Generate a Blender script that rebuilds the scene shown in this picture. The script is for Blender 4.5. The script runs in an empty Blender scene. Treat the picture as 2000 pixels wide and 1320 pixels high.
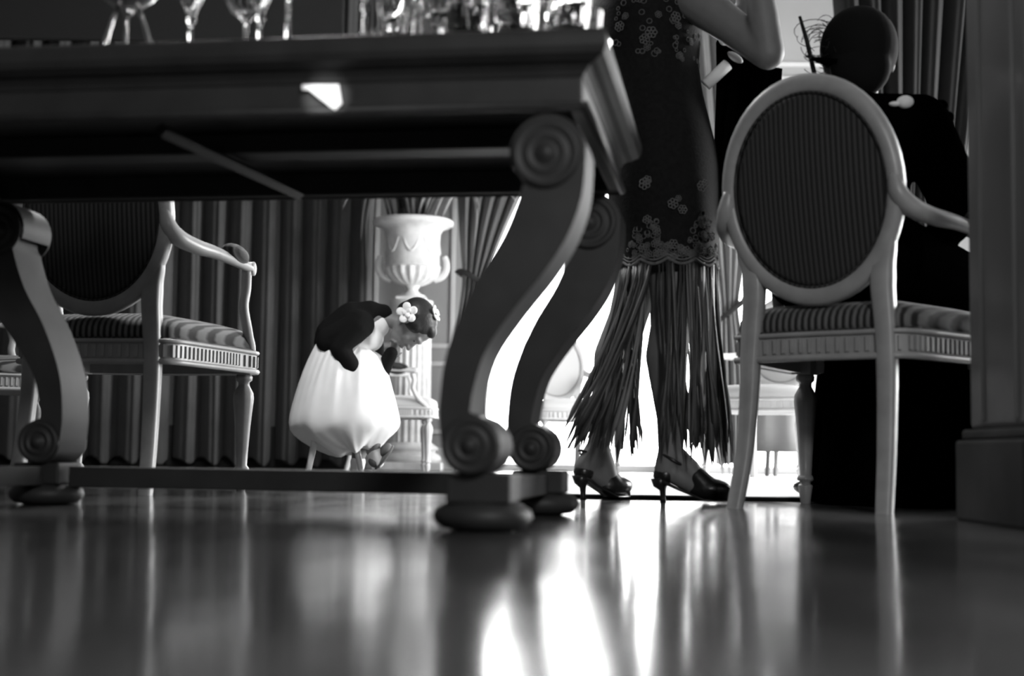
import bpy, bmesh, math, random
from mathutils import Vector, Matrix, Quaternion, noise
random.seed(7)
PI = math.pi
scene = bpy.context.scene
COL = scene.collection

# ------------------------------------------------------------------ camera
FPX, CX, CY = 2778.0, 1000.0, 660.0
CAM = Vector((0.0, 0.0, 0.115))
PITCH = math.atan(228.0 / FPX)
ROLL = math.radians(0.80)
_R0 = Vector((1, 0, 0)); _F = Vector((0, math.cos(PITCH), math.sin(PITCH))); _U0 = Vector((0, -math.sin(PITCH), math.cos(PITCH)))
_R = _R0 * math.cos(ROLL) + _U0 * math.sin(ROLL)
_U = _U0 * math.cos(ROLL) - _R0 * math.sin(ROLL)
cd = bpy.data.cameras.new('camera')
cam = bpy.data.objects.new('camera', cd); COL.objects.link(cam)
cd.sensor_width = 36.0; cd.lens = FPX / 2000.0 * 36.0
cd.clip_start = 0.02; cd.clip_end = 200
mw = Matrix((( _R.x, _U.x, -_F.x, CAM.x), (_R.y, _U.y, -_F.y, CAM.y), (_R.z, _U.z, -_F.z, CAM.z), (0, 0, 0, 1)))
cam.matrix_world = mw
cd.dof.use_dof = True; cd.dof.focus_distance = 4.7; cd.dof.aperture_fstop = 2.8
scene.camera = cam

# ------------------------------------------------------------------ daylight and exposure
SKY = 11.0
w = bpy.data.worlds.new('overcast_sky'); scene.world = w; w.use_nodes = True
nt = w.node_tree; nt.nodes.clear()
bg = nt.nodes.new('ShaderNodeBackground'); bg.inputs[0].default_value = (1, 1, 1, 1); bg.inputs[1].default_value = SKY
wo = nt.nodes.new('ShaderNodeOutputWorld'); nt.links.new(bg.outputs[0], wo.inputs[0])
vs = scene.view_settings
vs.view_transform = 'Standard'; vs.look = 'None'; vs.gamma = 1.0; vs.use_curve_mapping = False
vs.exposure = 0.0
try:
    scene.cycles.use_denoising = True
    scene.cycles.max_bounces = 8; scene.cycles.diffuse_bounces = 4; scene.cycles.glossy_bounces = 4; scene.cycles.transmission_bounces = 8
except Exception:
    pass

def portal(name, loc, rot, sx, sy):
    l = bpy.data.lights.new(name, 'AREA'); l.shape = 'RECTANGLE'; l.size = sx; l.size_y = sy
    l.cycles.is_portal = True
    o = bpy.data.objects.new(name, l); COL.objects.link(o); o.location = loc; o.rotation_euler = rot
    return o

# room extents
YB, YF, XL, XR, ZC = 10.6, -3.2, -5.2, 4.6, 4.2
OX0, OX1, OZ = -0.20, 2.85, 2.88            # french window opening in the back wall
RY0, RY1, RZ0, RZ1 = 5.4, 7.7, 0.3, 2.6      # window in the right wall
BX0, BX1, BZ0, BZ1 = .6, 1.4, 1.2, 2.0    # unseen window added behind the camera for fill
portal('daylight_back', ((OX0 + OX1) / 2, YB + .1, OZ / 2), (-PI / 2, 0, 0), OX1 - OX0, OZ)
portal('daylight_right', (XR + .1, (RY0 + RY1) / 2, (RZ0 + RZ1) / 2), (0, PI / 2, 0), RZ1 - RZ0, RY1 - RY0)
portal('daylight_rear', ((BX0 + BX1) / 2, YF - .1, (BZ0 + BZ1) / 2), (PI / 2, 0, 0), BX1 - BX0, BZ1 - BZ0)

# area lamp added in the right window to strengthen its daylight
la = bpy.data.lights.new('right_window_boost', 'AREA'); la.shape = 'RECTANGLE'; la.size = RZ1 - RZ0 - .1; la.size_y = RY1 - RY0 - .1; la.energy = 360
lo = bpy.data.objects.new('right_window_boost', la); COL.objects.link(lo); lo.location = (XR + .06, (RY0 + RY1) / 2, (RZ0 + RZ1) / 2); lo.rotation_euler = (0, PI / 2, 0)

# added unseen fill light a little behind and to the right of the camera
sl_ = bpy.data.lights.new('camera_side_fill', 'POINT'); sl_.energy = 105; sl_.shadow_soft_size = .16
slo = bpy.data.objects.new('camera_side_fill', sl_); COL.objects.link(slo); slo.location = (.72, -.1, 1.35)
# unseen overhead fill added to brighten the girl, above the frame
pl_ = bpy.data.lights.new('overhead_fill', 'AREA'); pl_.shape = 'DISK'; pl_.size = .7; pl_.energy = 58
plo = bpy.data.objects.new('overhead_fill', pl_); COL.objects.link(plo); plo.location = (-.7, 4.5, 2.35)

# ------------------------------------------------------------------ helpers
def W(px, py, Y):
    """world point at depth Y behind a pixel of the 2000x1320 photograph (used to read positions off the photo)"""
    d = _F * FPX + _R * (px - CX) + _U * (CY - py)
    return CAM + d * (Y / d.y)

def mat(name, g, rough=.5, spec=.5, metal=0., noise_amt=0., noise_scale=8., bump=0., bump_scale=60., sheen=0., coat=0., trans=0.):
    m = bpy.data.materials.new(name); m.use_nodes = True
    t = m.node_tree; b = t.nodes['Principled BSDF']
    b.inputs['Base Color'].default_value = (g, g, g, 1)
    b.inputs['Roughness'].default_value = rough
    b.inputs['Specular IOR Level'].default_value = spec
    b.inputs['Metallic'].default_value = metal
    if coat: b.inputs['Coat Weight'].default_value = coat; b.inputs['Coat Roughness'].default_value = .1
    if sheen: b.inputs['Sheen Weight'].default_value = sheen
    if trans: b.inputs['Transmission Weight'].default_value = trans
    tc = t.nodes.new('ShaderNodeTexCoord')
    if noise_amt:
        n = t.nodes.new('ShaderNodeTexNoise'); n.inputs['Scale'].default_value = noise_scale; n.inputs['Detail'].default_value = 6
        t.links.new(tc.outputs['Object'], n.inputs['Vector'])
        r = t.nodes.new('ShaderNodeMapRange')
        r.inputs[1].default_value = .3; r.inputs[2].default_value = .7
        r.inputs[3].default_value = g * (1 - noise_amt); r.inputs[4].default_value = min(1, g * (1 + noise_amt))
        t.links.new(n.outputs[0], r.inputs[0]); t.links.new(r.outputs[0], b.inputs['Base Color'])
    if bump:
        n2 = t.nodes.new('ShaderNodeTexNoise'); n2.inputs['Scale'].default_value = bump_scale; n2.inputs['Detail'].default_value = 3
        t.links.new(tc.outputs['Object'], n2.inputs['Vector'])
        bp = t.nodes.new('ShaderNodeBump'); bp.inputs['Strength'].default_value = bump; bp.inputs['Distance'].default_value = .004
        t.links.new(n2.outputs[0], bp.inputs['Height']); t.links.new(bp.outputs[0], b.inputs['Normal'])
    return m

def stripes(name, g0, g1, period, rough=.85):
    m = mat(name, g0, rough, .25, sheen=.15); t = m.node_tree; b = t.nodes['Principled BSDF']
    tc = t.nodes['Texture Coordinate']
    wv = t.nodes.new('ShaderNodeTexWave'); wv.wave_type = 'BANDS'; wv.bands_direction = 'X'
    wv.inputs['Scale'].default_value = 2 * PI / 20 / period; wv.inputs['Distortion'].default_value = .3; wv.inputs['Detail Scale'].default_value = 3
    t.links.new(tc.outputs['Object'], wv.inputs['Vector'])
    mr = t.nodes.new('ShaderNodeMapRange'); mr.inputs[1].default_value = .25; mr.inputs[2].default_value = .75
    mr.inputs[3].default_value = g0; mr.inputs[4].default_value = g1
    t.links.new(wv.outputs['Fac'], mr.inputs[0]); t.links.new(mr.outputs[0], b.inputs['Base Color'])
    bp = t.nodes.new('ShaderNodeBump'); bp.inputs['Strength'].default_value = .6; bp.inputs['Distance'].default_value = .003
    t.links.new(wv.outputs['Fac'], bp.inputs['Height']); t.links.new(bp.outputs[0], b.inputs['Normal'])
    return m

M = {}
M['wood_dark'] = mat('dark_painted_wood', .032, .52, .3, noise_amt=.18, noise_scale=14, bump=.05, bump_scale=30)
M['chair_paint'] = mat('grey_painted_wood', .30, .38, .5, noise_amt=.12, noise_scale=20)
M['chair_white'] = mat('white_painted_wood', .72, .4, .5, noise_amt=.06, noise_scale=20)
M['uph_dark'] = stripes('ribbed_dark_upholstery', .012, .045, .0125)
M['uph_seat'] = stripes('striped_seat_upholstery', .012, .13, .0165)
M['uph_light'] = mat('pale_upholstery', .7, .8, .2)
M['black_cloth'] = mat('black_cloth', .0012, .95, .0, bump=.1, bump_scale=200)
M['black_knit'] = mat('black_knit', .006, .9, .1, bump=.1, bump_scale=200)
M['black_satin'] = mat('black_satin', .008, .6, .3)
M['lace_black'] = mat('black_net', .007, .85, .2, noise_amt=.4, noise_scale=90, bump=.3, bump_scale=180)
M['lace'] = mat('grey_lace', .12, .8, .2, noise_amt=.3, noise_scale=80)
M['fringe'] = mat('silky_fringe', .04, .5, .5)
M['fringe_pale'] = mat('silky_fringe_pale', .15, .5, .5)
M['skin'] = mat('skin', .17, .55, .35, noise_amt=.06, noise_scale=30)
M['skin_stocking'] = mat('stocking_leg', .16, .5, .35)
M['lips'] = mat('lips', .16, .5, .4)
M['eye'] = mat('eye', .02, .15, .5)
M['hair'] = mat('dark_hair', .012, .5, .4, bump=.4, bump_scale=90)
M['shoe_black'] = mat('black_shoe_leather', .012, .3, .5)
M['shoe_brown'] = mat('shoe_sole', .10, .6, .3)
M['white_cloth'] = mat('white_dress_cloth', .80, .75, .2, noise_amt=.03, noise_scale=14)
M['petal'] = mat('white_petal', .8, .7, .2)
M['stone'] = mat('white_stone', .78, .6, .3, noise_amt=.10, noise_scale=18, bump=.1, bump_scale=60)
M['leaf'] = mat('palm_leaf', .05, .35, .5, noise_amt=.5, noise_scale=6)
M['leaf_pale'] = mat('pale_palm_leaf', .45, .4, .5, noise_amt=.2, noise_scale=6)
M['soil'] = mat('potting_soil', .02, .95, .1)
M['curtain_dark'] = mat('dark_velvet_curtain', .095, .8, .2, noise_amt=.12, noise_scale=5, sheen=.1)
M['curtain_mid'] = mat('grey_curtain', .16, .7, .25, noise_amt=.1, noise_scale=5, sheen=.1)
M['curtain_black'] = mat('blackish_curtain', .018, .7, .25, noise_amt=.1, noise_scale=5)
M['curtain_light'] = mat('pale_curtain', .30, .75, .2, noise_amt=.08, noise_scale=5, sheen=.1)
M['tie'] = mat('curtain_tie', .03, .8, .2)
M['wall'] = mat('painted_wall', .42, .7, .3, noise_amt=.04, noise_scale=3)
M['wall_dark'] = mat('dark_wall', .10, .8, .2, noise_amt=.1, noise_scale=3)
M['trim'] = mat('white_trim', .75, .5, .4)
M['ceiling'] = mat('ceiling_paint', .25, .9, .2)
M['pillar'] = mat('glossy_pillar_paint', .09, .22, .5, noise_amt=.08, noise_scale=4)
M['plinth'] = mat('dark_marble', .012, .5, .2, noise_amt=.7, noise_scale=9)
M['rug'] = mat('pale_rug', .82, .9, .1, noise_amt=.05, noise_scale=20)
M['rug_edge'] = mat('dark_rug_binding', .01, .9, .1)
M['terrace'] = mat('pale_terrace', .7, .8, .2)
M['silver'] = mat('silver_metal', .7, .15, .5, metal=1)
M['brass'] = mat('brass', .6, .25, .5, metal=1)
M['paper'] = mat('white_paper', .9, .8, .2)
M['table_cloth'] = mat('grey_tablecloth', .34, .8, .2)
M['glass'] = mat('clear_glass', 1.0, .02, .5, trans=1.0)
M['pearl'] = mat('pearl', .8, .25, .5)
# polished floor
def floor_mat():
    m = mat('polished_floor', .05, .16, .5); t = m.node_tree; b = t.nodes['Principled BSDF']; tc = t.nodes['Texture Coordinate']
    n = t.nodes.new('ShaderNodeTexNoise'); n.inputs['Scale'].default_value = 3.0; n.inputs['Detail'].default_value = 8
    mp = t.nodes.new('ShaderNodeMapping'); mp.inputs['Scale'].default_value = (1.6, .5, 1)
    t.links.new(tc.outputs['Object'], mp.inputs[0]); t.links.new(mp.outputs[0], n.inputs['Vector'])
    r = t.nodes.new('ShaderNodeMapRange'); r.inputs[1].default_value = .3; r.inputs[2].default_value = .7; r.inputs[3].default_value = .05; r.inputs[4].default_value = .09
    t.links.new(n.outputs[0], r.inputs[0]); t.links.new(r.outputs[0], b.inputs['Base Color'])
    r2 = t.nodes.new('ShaderNodeMapRange'); r2.inputs[1].default_value = .3; r2.inputs[2].default_value = .7; r2.inputs[3].default_value = .10; r2.inputs[4].default_value = .19
    t.links.new(n.outputs[0], r2.inputs[0]); t.links.new(r2.outputs[0], b.inputs['Roughness'])
    n2 = t.nodes.new('ShaderNodeTexNoise'); n2.inputs['Scale'].default_value = 7; n2.inputs['Detail'].default_value = 2
    t.links.new(tc.outputs['Object'], n2.inputs['Vector'])
    bp = t.nodes.new('ShaderNodeBump'); bp.inputs['Strength'].default_value = .12; bp.inputs['Distance'].default_value = .006
    t.links.new(n2.outputs[0], bp.inputs['Height']); t.links.new(bp.outputs[0], b.inputs['Normal'])
    return m
M['floor'] = floor_mat()

def tag(o, label=None, cat=None, group=None, kind=None):
    if label: o['label'] = label
    if cat: o['category'] = cat
    if group: o['group'] = group
    if kind: o['kind'] = kind
    return o

def empty(name, loc=(0, 0, 0), rz=0.):
    o = bpy.data.objects.new(name, None); COL.objects.link(o); o.location = loc; o.rotation_euler = (0, 0, rz); o.empty_display_size = .05
    return o

class MB:
    """collects shapes; build() links them as one mesh object"""
    def __init__(s): s.v = []; s.f = []
    def add(s, vs_, fs_):
        k = len(s.v); s.v += [tuple(p) for p in vs_]; s.f += [tuple(i + k for i in f) for f in fs_]; return s
    def box(s, a, b):
        x0, y0, z0 = a; x1, y1, z1 = b
        return s.add([(x0, y0, z0), (x1, y0, z0), (x1, y1, z0), (x0, y1, z0), (x0, y0, z1), (x1, y0, z1), (x1, y1, z1), (x0, y1, z1)],
                     [(3, 2, 1, 0), (4, 5, 6, 7), (0, 1, 5, 4), (1, 2, 6, 5), (2, 3, 7, 6), (3, 0, 4, 7)])
    def rings(s, rings, closed=True, caps=True, loop=False):
        n = len(rings[0]); V_ = [p for r in rings for p in r]; F_ = []
        m = len(rings)
        for i in range(m if loop else m - 1):
            j2 = (i + 1) % m
            for j in range(n if closed else n - 1):
                k = (j + 1) % n
                F_.append((i * n + j, i * n + k, j2 * n + k, j2 * n + j))
        if caps and not loop:
            F_.append(tuple(range(n - 1, -1, -1))); F_.append(tuple((m - 1) * n + j for j in range(n)))
        return s.add(V_, F_)
    def lathe(s, prof, c=(0, 0, 0), n=24, flute=0, famp=0., a0=0.):
        R_ = []
        for (r, z) in prof:
            ring = []
            for j in range(n):
                a = 2 * PI * j / n + a0
                rr = r * (1 - famp * (0.5 + .5 * math.cos(flute * a))) if flute else r
                ring.append((c[0] + rr * math.cos(a), c[1] + rr * math.sin(a), c[2] + z))
            R_.append(ring)
        return s.rings(R_)
    def tube(s, pts, rad, n=8, flat=1.0, up=Vector((0, 0, 1)), loop=False):
        pts = [Vector(p) for p in pts]; m = len(pts)
        if not hasattr(rad, '__len__'): rad = [rad] * m
        R_ = []; ref = None
        for i in range(m):
            if loop: d = pts[(i + 1) % m] - pts[(i - 1) % m]
            else: d = pts[min(i + 1, m - 1)] - pts[max(i - 1, 0)]
            d.normalize()
            if ref is None:
                ref = up - d * up.dot(d)
                if ref.length < 1e-3: ref = Vector((1, 0, 0)) - d * d.x
            else: ref = ref - d * ref.dot(d)
            ref.normalize(); bi = d.cross(ref)
            r = rad[i]
            R_.append([pts[i] + bi * (r * math.cos(2 * PI * j / n)) + ref * (r * flat * math.sin(2 * PI * j / n)) for j in range(n)])
        return s.rings(R_, loop=loop)
    def prism(s, poly, axis_pt, ax, ay, thick_vec):
        """polygon (2D) placed with axes ax, ay from axis_pt, extruded by thick_vec"""
        a = [axis_pt + ax * p[0] + ay * p[1] for p in poly]; b = [p + thick_vec for p in a]
        return s.rings([a, b])
    def ell(s, c, r, n=14, m=9, rot=None):
        c = Vector(c); R_ = []
        for i in range(1, m):
            t = PI * i / m
            ring = []
            for j in range(n):
                a = 2 * PI * j / n
                p = Vector((r[0] * math.sin(t) * math.cos(a), r[1] * math.sin(t) * math.sin(a), r[2] * math.cos(t)))
                if rot is not None: p = rot @ p
                ring.append(c + p)
            R_.append(ring)
        k = len(s.v); s.rings(R_, caps=False)
        tp = Vector((0, 0, r[2])); bt = Vector((0, 0, -r[2]))
        if rot is not None: tp = rot @ tp; bt = rot @ bt
        s.v += [tuple(c + tp), tuple(c + bt)]; ti = len(s.v) - 2
        for j in range(n):
            s.f.append((ti, k + j, k + (j + 1) % n))
            b0 = k + (m - 2) * n
            s.f.append((ti + 1, b0 + (j + 1) % n, b0 + j))
        return s
    def cap(s, p0, r0, p1, r1, n=14):
        """tapered capsule"""
        p0 = Vector(p0); p1 = Vector(p1); d = p1 - p0; L = d.length; d.normalize()
        q = Vector((0, 0, 1)).rotation_difference(d); R_ = []
        st = [(-.985, 0), (-.75, 0), (-.4, 0), (0, 0), (0, 1), (.4, 1), (.75, 1), (.985, 1)]
        for (h, e) in st:
            r = r1 if e else r0
            rr = r * math.sqrt(max(0, 1 - h * h)); z = (L if e else 0) + h * r
            R_.append([p0 + q @ Vector((rr * math.cos(2 * PI * j / n), rr * math.sin(2 * PI * j / n), z)) for j in range(n)])
        return s.rings(R_)
    def chain(s, pts, n=14):
        for (a, b) in zip(pts[:-1], pts[1:]): s.cap(a[0], a[1], b[0], b[1], n)
        return s
    def build(s, name, m, parent=None, smooth=True, bevel=0., sub=0, fix=True, angle=None):
        me = bpy.data.meshes.new(name); me.from_pydata(s.v, [], s.f)
        if fix:
            bm = bmesh.new(); bm.from_mesh(me); bmesh.ops.recalc_face_normals(bm, faces=bm.faces); bm.to_mesh(me); bm.free()
        me.materials.append(M[m] if isinstance(m, str) else m)
        if smooth:
            for p in me.polygons: p.use_smooth = True
            if angle: 
                try: me.set_sharp_from_angle(angle=math.radians(angle))
                except Exception: pass
        o = bpy.data.objects.new(name, me); COL.objects.link(o)
        if parent is not None: o.parent = parent
        if bevel:
            md = o.modifiers.new('bevel', 'BEVEL'); md.width = bevel; md.segments = 2; md.limit_method = 'ANGLE'; md.angle_limit = math.radians(40)
        if sub:
            md = o.modifiers.new('sub', 'SUBSURF'); md.levels = sub; md.render_levels = sub
        return o
    def flesh(s, name, m, parent=None, voxel=.006, smooth_it=4):
        """fuse the collected closed shapes into one continuous skin"""
        me = bpy.data.meshes.new(name + '_src'); me.from_pydata(s.v, [], s.f)
        bm = bmesh.new(); bm.from_mesh(me); bmesh.ops.recalc_face_normals(bm, faces=bm.faces); bm.to_mesh(me); bm.free()
        o = bpy.data.objects.new(name, me); COL.objects.link(o)
        md = o.modifiers.new('r', 'REMESH'); md.mode = 'VOXEL'; md.voxel_size = voxel
        sm = o.modifiers.new('s', 'SMOOTH'); sm.factor = .5; sm.iterations = smooth_it
        dg = bpy.context.evaluated_depsgraph_get(); dg.update()
        ne = bpy.data.meshes.new_from_object(o.evaluated_get(dg))
        o.modifiers.clear(); o.data = ne; ne.name = name
        bpy.data.meshes.remove(me)
        ne.materials.clear(); ne.materials.append(M[m] if isinstance(m, str) else m)
        for p in ne.polygons: p.use_smooth = True
        if parent is not None: o.parent = parent
        return o

def spline(pts, n=6):
    """Catmull-Rom through points (tuples of any length)"""
    P = [tuple(p) for p in pts]; out = []
    for i in range(len(P) - 1):
        p0 = P[max(i - 1, 0)]; p1 = P[i]; p2 = P[i + 1]; p3 = P[min(i + 2, len(P) - 1)]
        for k in range(n):
            t = k / n
            out.append(tuple(.5 * (2 * b + (c - a) * t + (2 * a - 5 * b + 4 * c - d) * t * t + (3 * b - a - 3 * c + d) * t ** 3) for a, b, c, d in zip(p0, p1, p2, p3)))
    out.append(P[-1]); return out

def lerp(a, b, t): return a + (b - a) * t
def interp(tab, z):
    """tab: sorted list of (z, a, b, ...)"""
    if z <= tab[0][0]: return tab[0][1:]
    for p, q in zip(tab[:-1], tab[1:]):
        if z <= q[0]:
            t = (z - p[0]) / (q[0] - p[0]); return tuple(lerp(a, b, t) for a, b in zip(p[1:], q[1:]))
    return tab[-1][1:]

# ================================================================== THE ROOM
tag(MB().box((XL, YF, -.2), (XR, YB, 0)).build('floor', 'floor', smooth=False), kind='structure')
tag(MB().box((XL - .3, YF - .3, ZC), (XR + .3, YB + .3, ZC + .2)).build('ceiling', 'ceiling', smooth=False), kind='structure')
wb = MB()
wb.box((XL, YB, 0), (OX0, YB + .25, ZC)); wb.box((OX1, YB, 0), (XR, YB + .25, ZC)); wb.box((OX0, YB, OZ), (OX1, YB + .25, ZC))
wback = tag(wb.build('wall_back', 'wall', smooth=False), kind='structure')
wr = MB()
wr.box((XR, YF, 0), (XR + .25, RY0, ZC)); wr.box((XR, RY1, 0), (XR + .25, YB, ZC)); wr.box((XR, RY0, 0), (XR + .25, RY1, RZ0)); wr.box((XR, RY0, RZ1), (XR + .25, RY1, ZC))
tag(wr.build('wall_right', 'wall', smooth=False), kind='structure')
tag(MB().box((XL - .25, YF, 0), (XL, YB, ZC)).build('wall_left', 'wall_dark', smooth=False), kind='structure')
wf = MB()
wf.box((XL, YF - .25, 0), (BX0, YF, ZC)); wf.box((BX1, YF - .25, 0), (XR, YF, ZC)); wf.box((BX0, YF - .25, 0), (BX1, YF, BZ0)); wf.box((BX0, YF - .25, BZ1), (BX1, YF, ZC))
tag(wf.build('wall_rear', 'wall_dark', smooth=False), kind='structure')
# casing of the french window, threshold, terrace
cs = MB()
cs.box((OX0 - .11, YB - .03, 0), (OX0 + .015, YB + .02, OZ + .1)); cs.box((OX1 - .015, YB - .03, 0), (OX1 + .11, YB + .02, OZ + .1)); cs.box((OX0 - .11, YB - .035, OZ), (OX1 + .11, YB + .02, OZ + .12))
tag(cs.build('trim_1', 'trim', smooth=False, bevel=.006), kind='structure')
tag(MB().box((OX0 + .016, YB - .05, 0), (OX1 - .016, YB + .3, .05)).build('trim_2', 'trim', smooth=False, bevel=.006), kind='structure')
tag(MB().box((XL - 4, YB + .31, -.2), (XR + 6, YB + 14, .045)).build('ground_terrace', 'terrace', smooth=False), kind='structure')
# baseboard and wall panels left of the window
tag(MB().box((-1.1, YB - .025, 0), (OX0 - .12, YB, .16)).build('baseboard_back', 'trim', smooth=False, bevel=.005), kind='structure')
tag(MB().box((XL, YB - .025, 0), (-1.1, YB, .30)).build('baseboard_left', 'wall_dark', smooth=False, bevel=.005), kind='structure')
def panel(x0, x1, z0, z1):
    fr = MB(); y0 = YB - .022; t = .035
    fr.box((x0, y0, z0), (x1, YB, z0 + t)); fr.box((x0, y0, z1 - t), (x1, YB, z1)); fr.box((x0, y0, z0 + t), (x0 + t, YB, z1 - t)); fr.box((x1 - t, y0, z0 + t), (x1, YB, z1 - t))
    fr.build('panel_moulding', 'trim', wback, smooth=False, bevel=.006)
panel(-1.04, -.43, .26, .80); panel(-1.04, -.43, .90, 2.6); panel(1.6, 2.75, 3.08, 3.95); panel(-.1, 1.4, 3.08, 3.95)
# rug
rug = empty('rug', (0, 0, 0))
rug_x0, rug_x1, rug_y0, rug_y1 = .02, 3.4, 3.86, 8.3
MB().box((rug_x0, rug_y0, .001), (rug_x1, rug_y1, .012)).build('rug_pile', 'rug', rug, smooth=False)
rb = MB(); rb.box((rug_x0, rug_y0 - .02, .001), (rug_x1, rug_y0 - .001, .010)); rb.build('rug_binding', 'rug_edge', rug, smooth=False)
tag(rug, 'pale rug with a dark bound edge behind the high heels', 'rug')
# pillar at the right
pil = empty('pillar', (0, 0, 0))
px0, px1, py0, py1 = .895, 1.25, 2.45, 2.78
sh = MB(); sh.box((px0, py0, .175), (px1, py1, ZC - .01)); sh.build('shaft', 'pillar', pil, smooth=False, bevel=.012)
sh = MB(); sh.box((px0 - .006, py0 + .06, .19), (px0 + .01, py0 + .075, 3.9)); sh.box((px0 - .006, py1 - .09, .19), (px0 + .01, py1 - .075, 3.9)); sh.build('bead', 'pillar', pil, smooth=False, bevel=.003)
pl = MB(); pl.box((px0 - .022, py0 - .022, .0), (px1 + .02, py1 + .022, .155)); pl.box((px0 - .012, py0 - .012, .155), (px1 + .01, py1 + .012, .176)); pl.build('plinth', 'plinth', pil, smooth=False, bevel=.006)
tag(pil, 'square polished grey pillar on a dark plinth at the right edge', 'pillar', kind='structure')

# ================================================================== CURTAINS
def curtain(name, rows, Y, folds, amp, m, label, group=None, seed=0, tie=None, cols_per=14):
    """rows: (z, xleft, xright, amp factor) from bottom to top"""
    rnd = random.Random(seed); ph = [rnd.uniform(-.9, .9) for _ in range(folds + 2)]; hh = [rnd.uniform(.55, 1.25) for _ in range(folds + 2)]
    nc = folds * cols_per + 1; zs = []
    z0, z1 = rows[0][0], rows[-1][0]; nr = 34
    mb = MB(); R_ = []
    for i in range(nr + 1):
        z = lerp(z0, z1, i / nr); a, b, k = interp(rows, z); ring = []
        for j in range(nc):
            u = j / (nc - 1); fu = u * folds; fi = min(int(fu), folds - 1); ff = fu - fi
            ff = min(1., max(0., fu - fi)); b_ = abs(math.sin(PI * (ff ** (1 + .25 * ph[fi])))) ** .55
            s_ = (1.0 - 2.0 * b_) * hh[fi] ** .5 + .10 * math.sin(7 * PI * fu + z * .5)
            lean = .30 * (b_ - .4) / folds
            wob = .12 * math.sin(z * 1.7 + fi * 2.1) * (1 - (z - z0) / (z1 - z0))
            x = lerp(a, b, min(1.02, max(-.02, u + lean + wob * .18 / folds))); y = Y + amp * k * s_ + .02 * math.sin(z * 1.3 + u * 5)
            zz = z + (.035 * math.sin(2 * PI * fu + .8) * hh[fi] if i == 0 else 0)
            ring.append((x, y, zz))
        R_.append(ring)
    root = empty(name, ((rows[0][1] + rows[0][2]) / 2, Y, 0))
    for r in R_:
        for j in range(nc): r[j] = (r[j][0] - root.location.x, r[j][1] - Y, r[j][2])
    mb.rings(R_, closed=False, caps=False)
    o = mb.build('curtain_cloth', m, root, fix=False)
    sd = o.modifiers.new('thick', 'SOLIDIFY'); sd.thickness = .006
    sb_ = o.modifiers.new('sub', 'SUBSURF'); sb_.levels = 1; sb_.render_levels = 1
    if tie:
        tz, tx0, tx1, dz = tie; t = MB(); pts = []
        for k in range(25):
            a = 2 * PI * k / 24; pts.append(((lerp(tx0, tx1, .5 + .5 * math.cos(a))) - root.location.x, 1.5 * amp * math.sin(a), tz + dz * (.5 + .5 * math.cos(a)) - dz / 2))
        t.tube(pts[:-1], .03, 8, .35, loop=True, up=Vector((0, 1, 0))); t.build('tie_band', 'tie', root)
    tag(root, label, 'curtain', group)
    return root
X_ = lambda px, Y: (px - 1000) * Y / FPX
Yc = 10.32
curtain('curtain', [(.03, X_(540, Yc) , X_(728, Yc), 1), (1.6, X_(540, Yc), X_(725, Yc), 1), (4.0, X_(536, Yc), X_(742, Yc), .8)], Yc, 4, .10, 'curtain_dark', 'dark floor-length curtain hanging straight behind the bending girl', 'dark straight curtains', 3)
curtain('curtain', [(.03, X_(340, Yc), X_(535, Yc), 1), (4.0, X_(340, Yc), X_(533, Yc), .8)], Yc, 4, .10, 'curtain_dark', 'dark floor-length curtain hanging behind the arm of the left armchair', 'dark straight curtains', 5)
curtain('curtain', [(.03, X_(66, Yc), X_(336, Yc), 1), (4.0, X_(66, Yc), X_(336, Yc), .8)], Yc, 5, .10, 'curtain_dark', 'dark floor-length curtain behind the oval back of the left armchair', 'dark straight curtains', 8)
curtain('curtain', [(.03, X_(-320, Yc), X_(62, Yc), 1), (4.0, X_(-320, Yc), X_(62, Yc), .8)], Yc, 6, .10, 'curtain_dark', 'dark floor-length curtain farthest left, mostly lost in shadow', 'dark straight curtains', 9)
tag(MB().box((XL, 9.98, 3.04), (X_(655, 10), 10.05, ZC)).build('blackout_board', 'tie', smooth=False, bevel=.01), kind='structure')  # dark board added over the curtain tops to black them out
Yt = 10.1
zt = W(930, 545, Yt).z
curtain('tied_curtain', [(.03, X_(884, Yt), X_(955, Yt), .9), (zt - .35, X_(890, Yt), X_(948, Yt), .7), (zt, X_(902, Yt), X_(946, Yt), .4), (zt + .35, X_(893, Yt), X_(985, Yt), .8), (zt + .8, X_(886, Yt), X_(1040, Yt), 1), (3.9, X_(880, Yt), X_(1180, Yt), 1)], Yt, 5, .075, 'curtain_mid', 'dark curtain tied back at its waist, right of the stone urn', None, 12, (zt, X_(893, Yt), X_(953, Yt), -.12))
zt2 = W(1425, 600, Yt).z
curtain('tied_curtain', [(.03, X_(1402, Yt), X_(1470, Yt), .9), (zt2 - .4, X_(1400, Yt), X_(1462, Yt), .8), (zt2, X_(1406, Yt), X_(1442, Yt), .45), (zt2 + .5, X_(1376, Yt), X_(1466, Yt), .8), (zt2 + 1.2, X_(1340, Yt), X_(1490, Yt), 1), (3.9, X_(1290, Yt), X_(1500, Yt), 1)], Yt, 5, .06, 'curtain_light', 'pale curtain tied back between the fringed skirt and the right armchair', None, 15, (zt2, X_(1402, Yt), X_(1475, Yt), .2))
Yd = 8.6
curtain('curtain', [(.03, X_(1700, Yd), X_(1850, Yd), .8), (1.2, X_(1700, Yd), X_(1856, Yd), .8), (1.75, X_(1675, Yd), X_(1870, Yd), 1), (2.0, X_(1664, Yd), X_(1898, Yd), 1), (4.0, X_(1615, Yd), X_(1990, Yd), 1)], Yd, 7, .09, 'curtain_black', 'dark curtain behind the seated woman and beside the pillar', None, 21)

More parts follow.
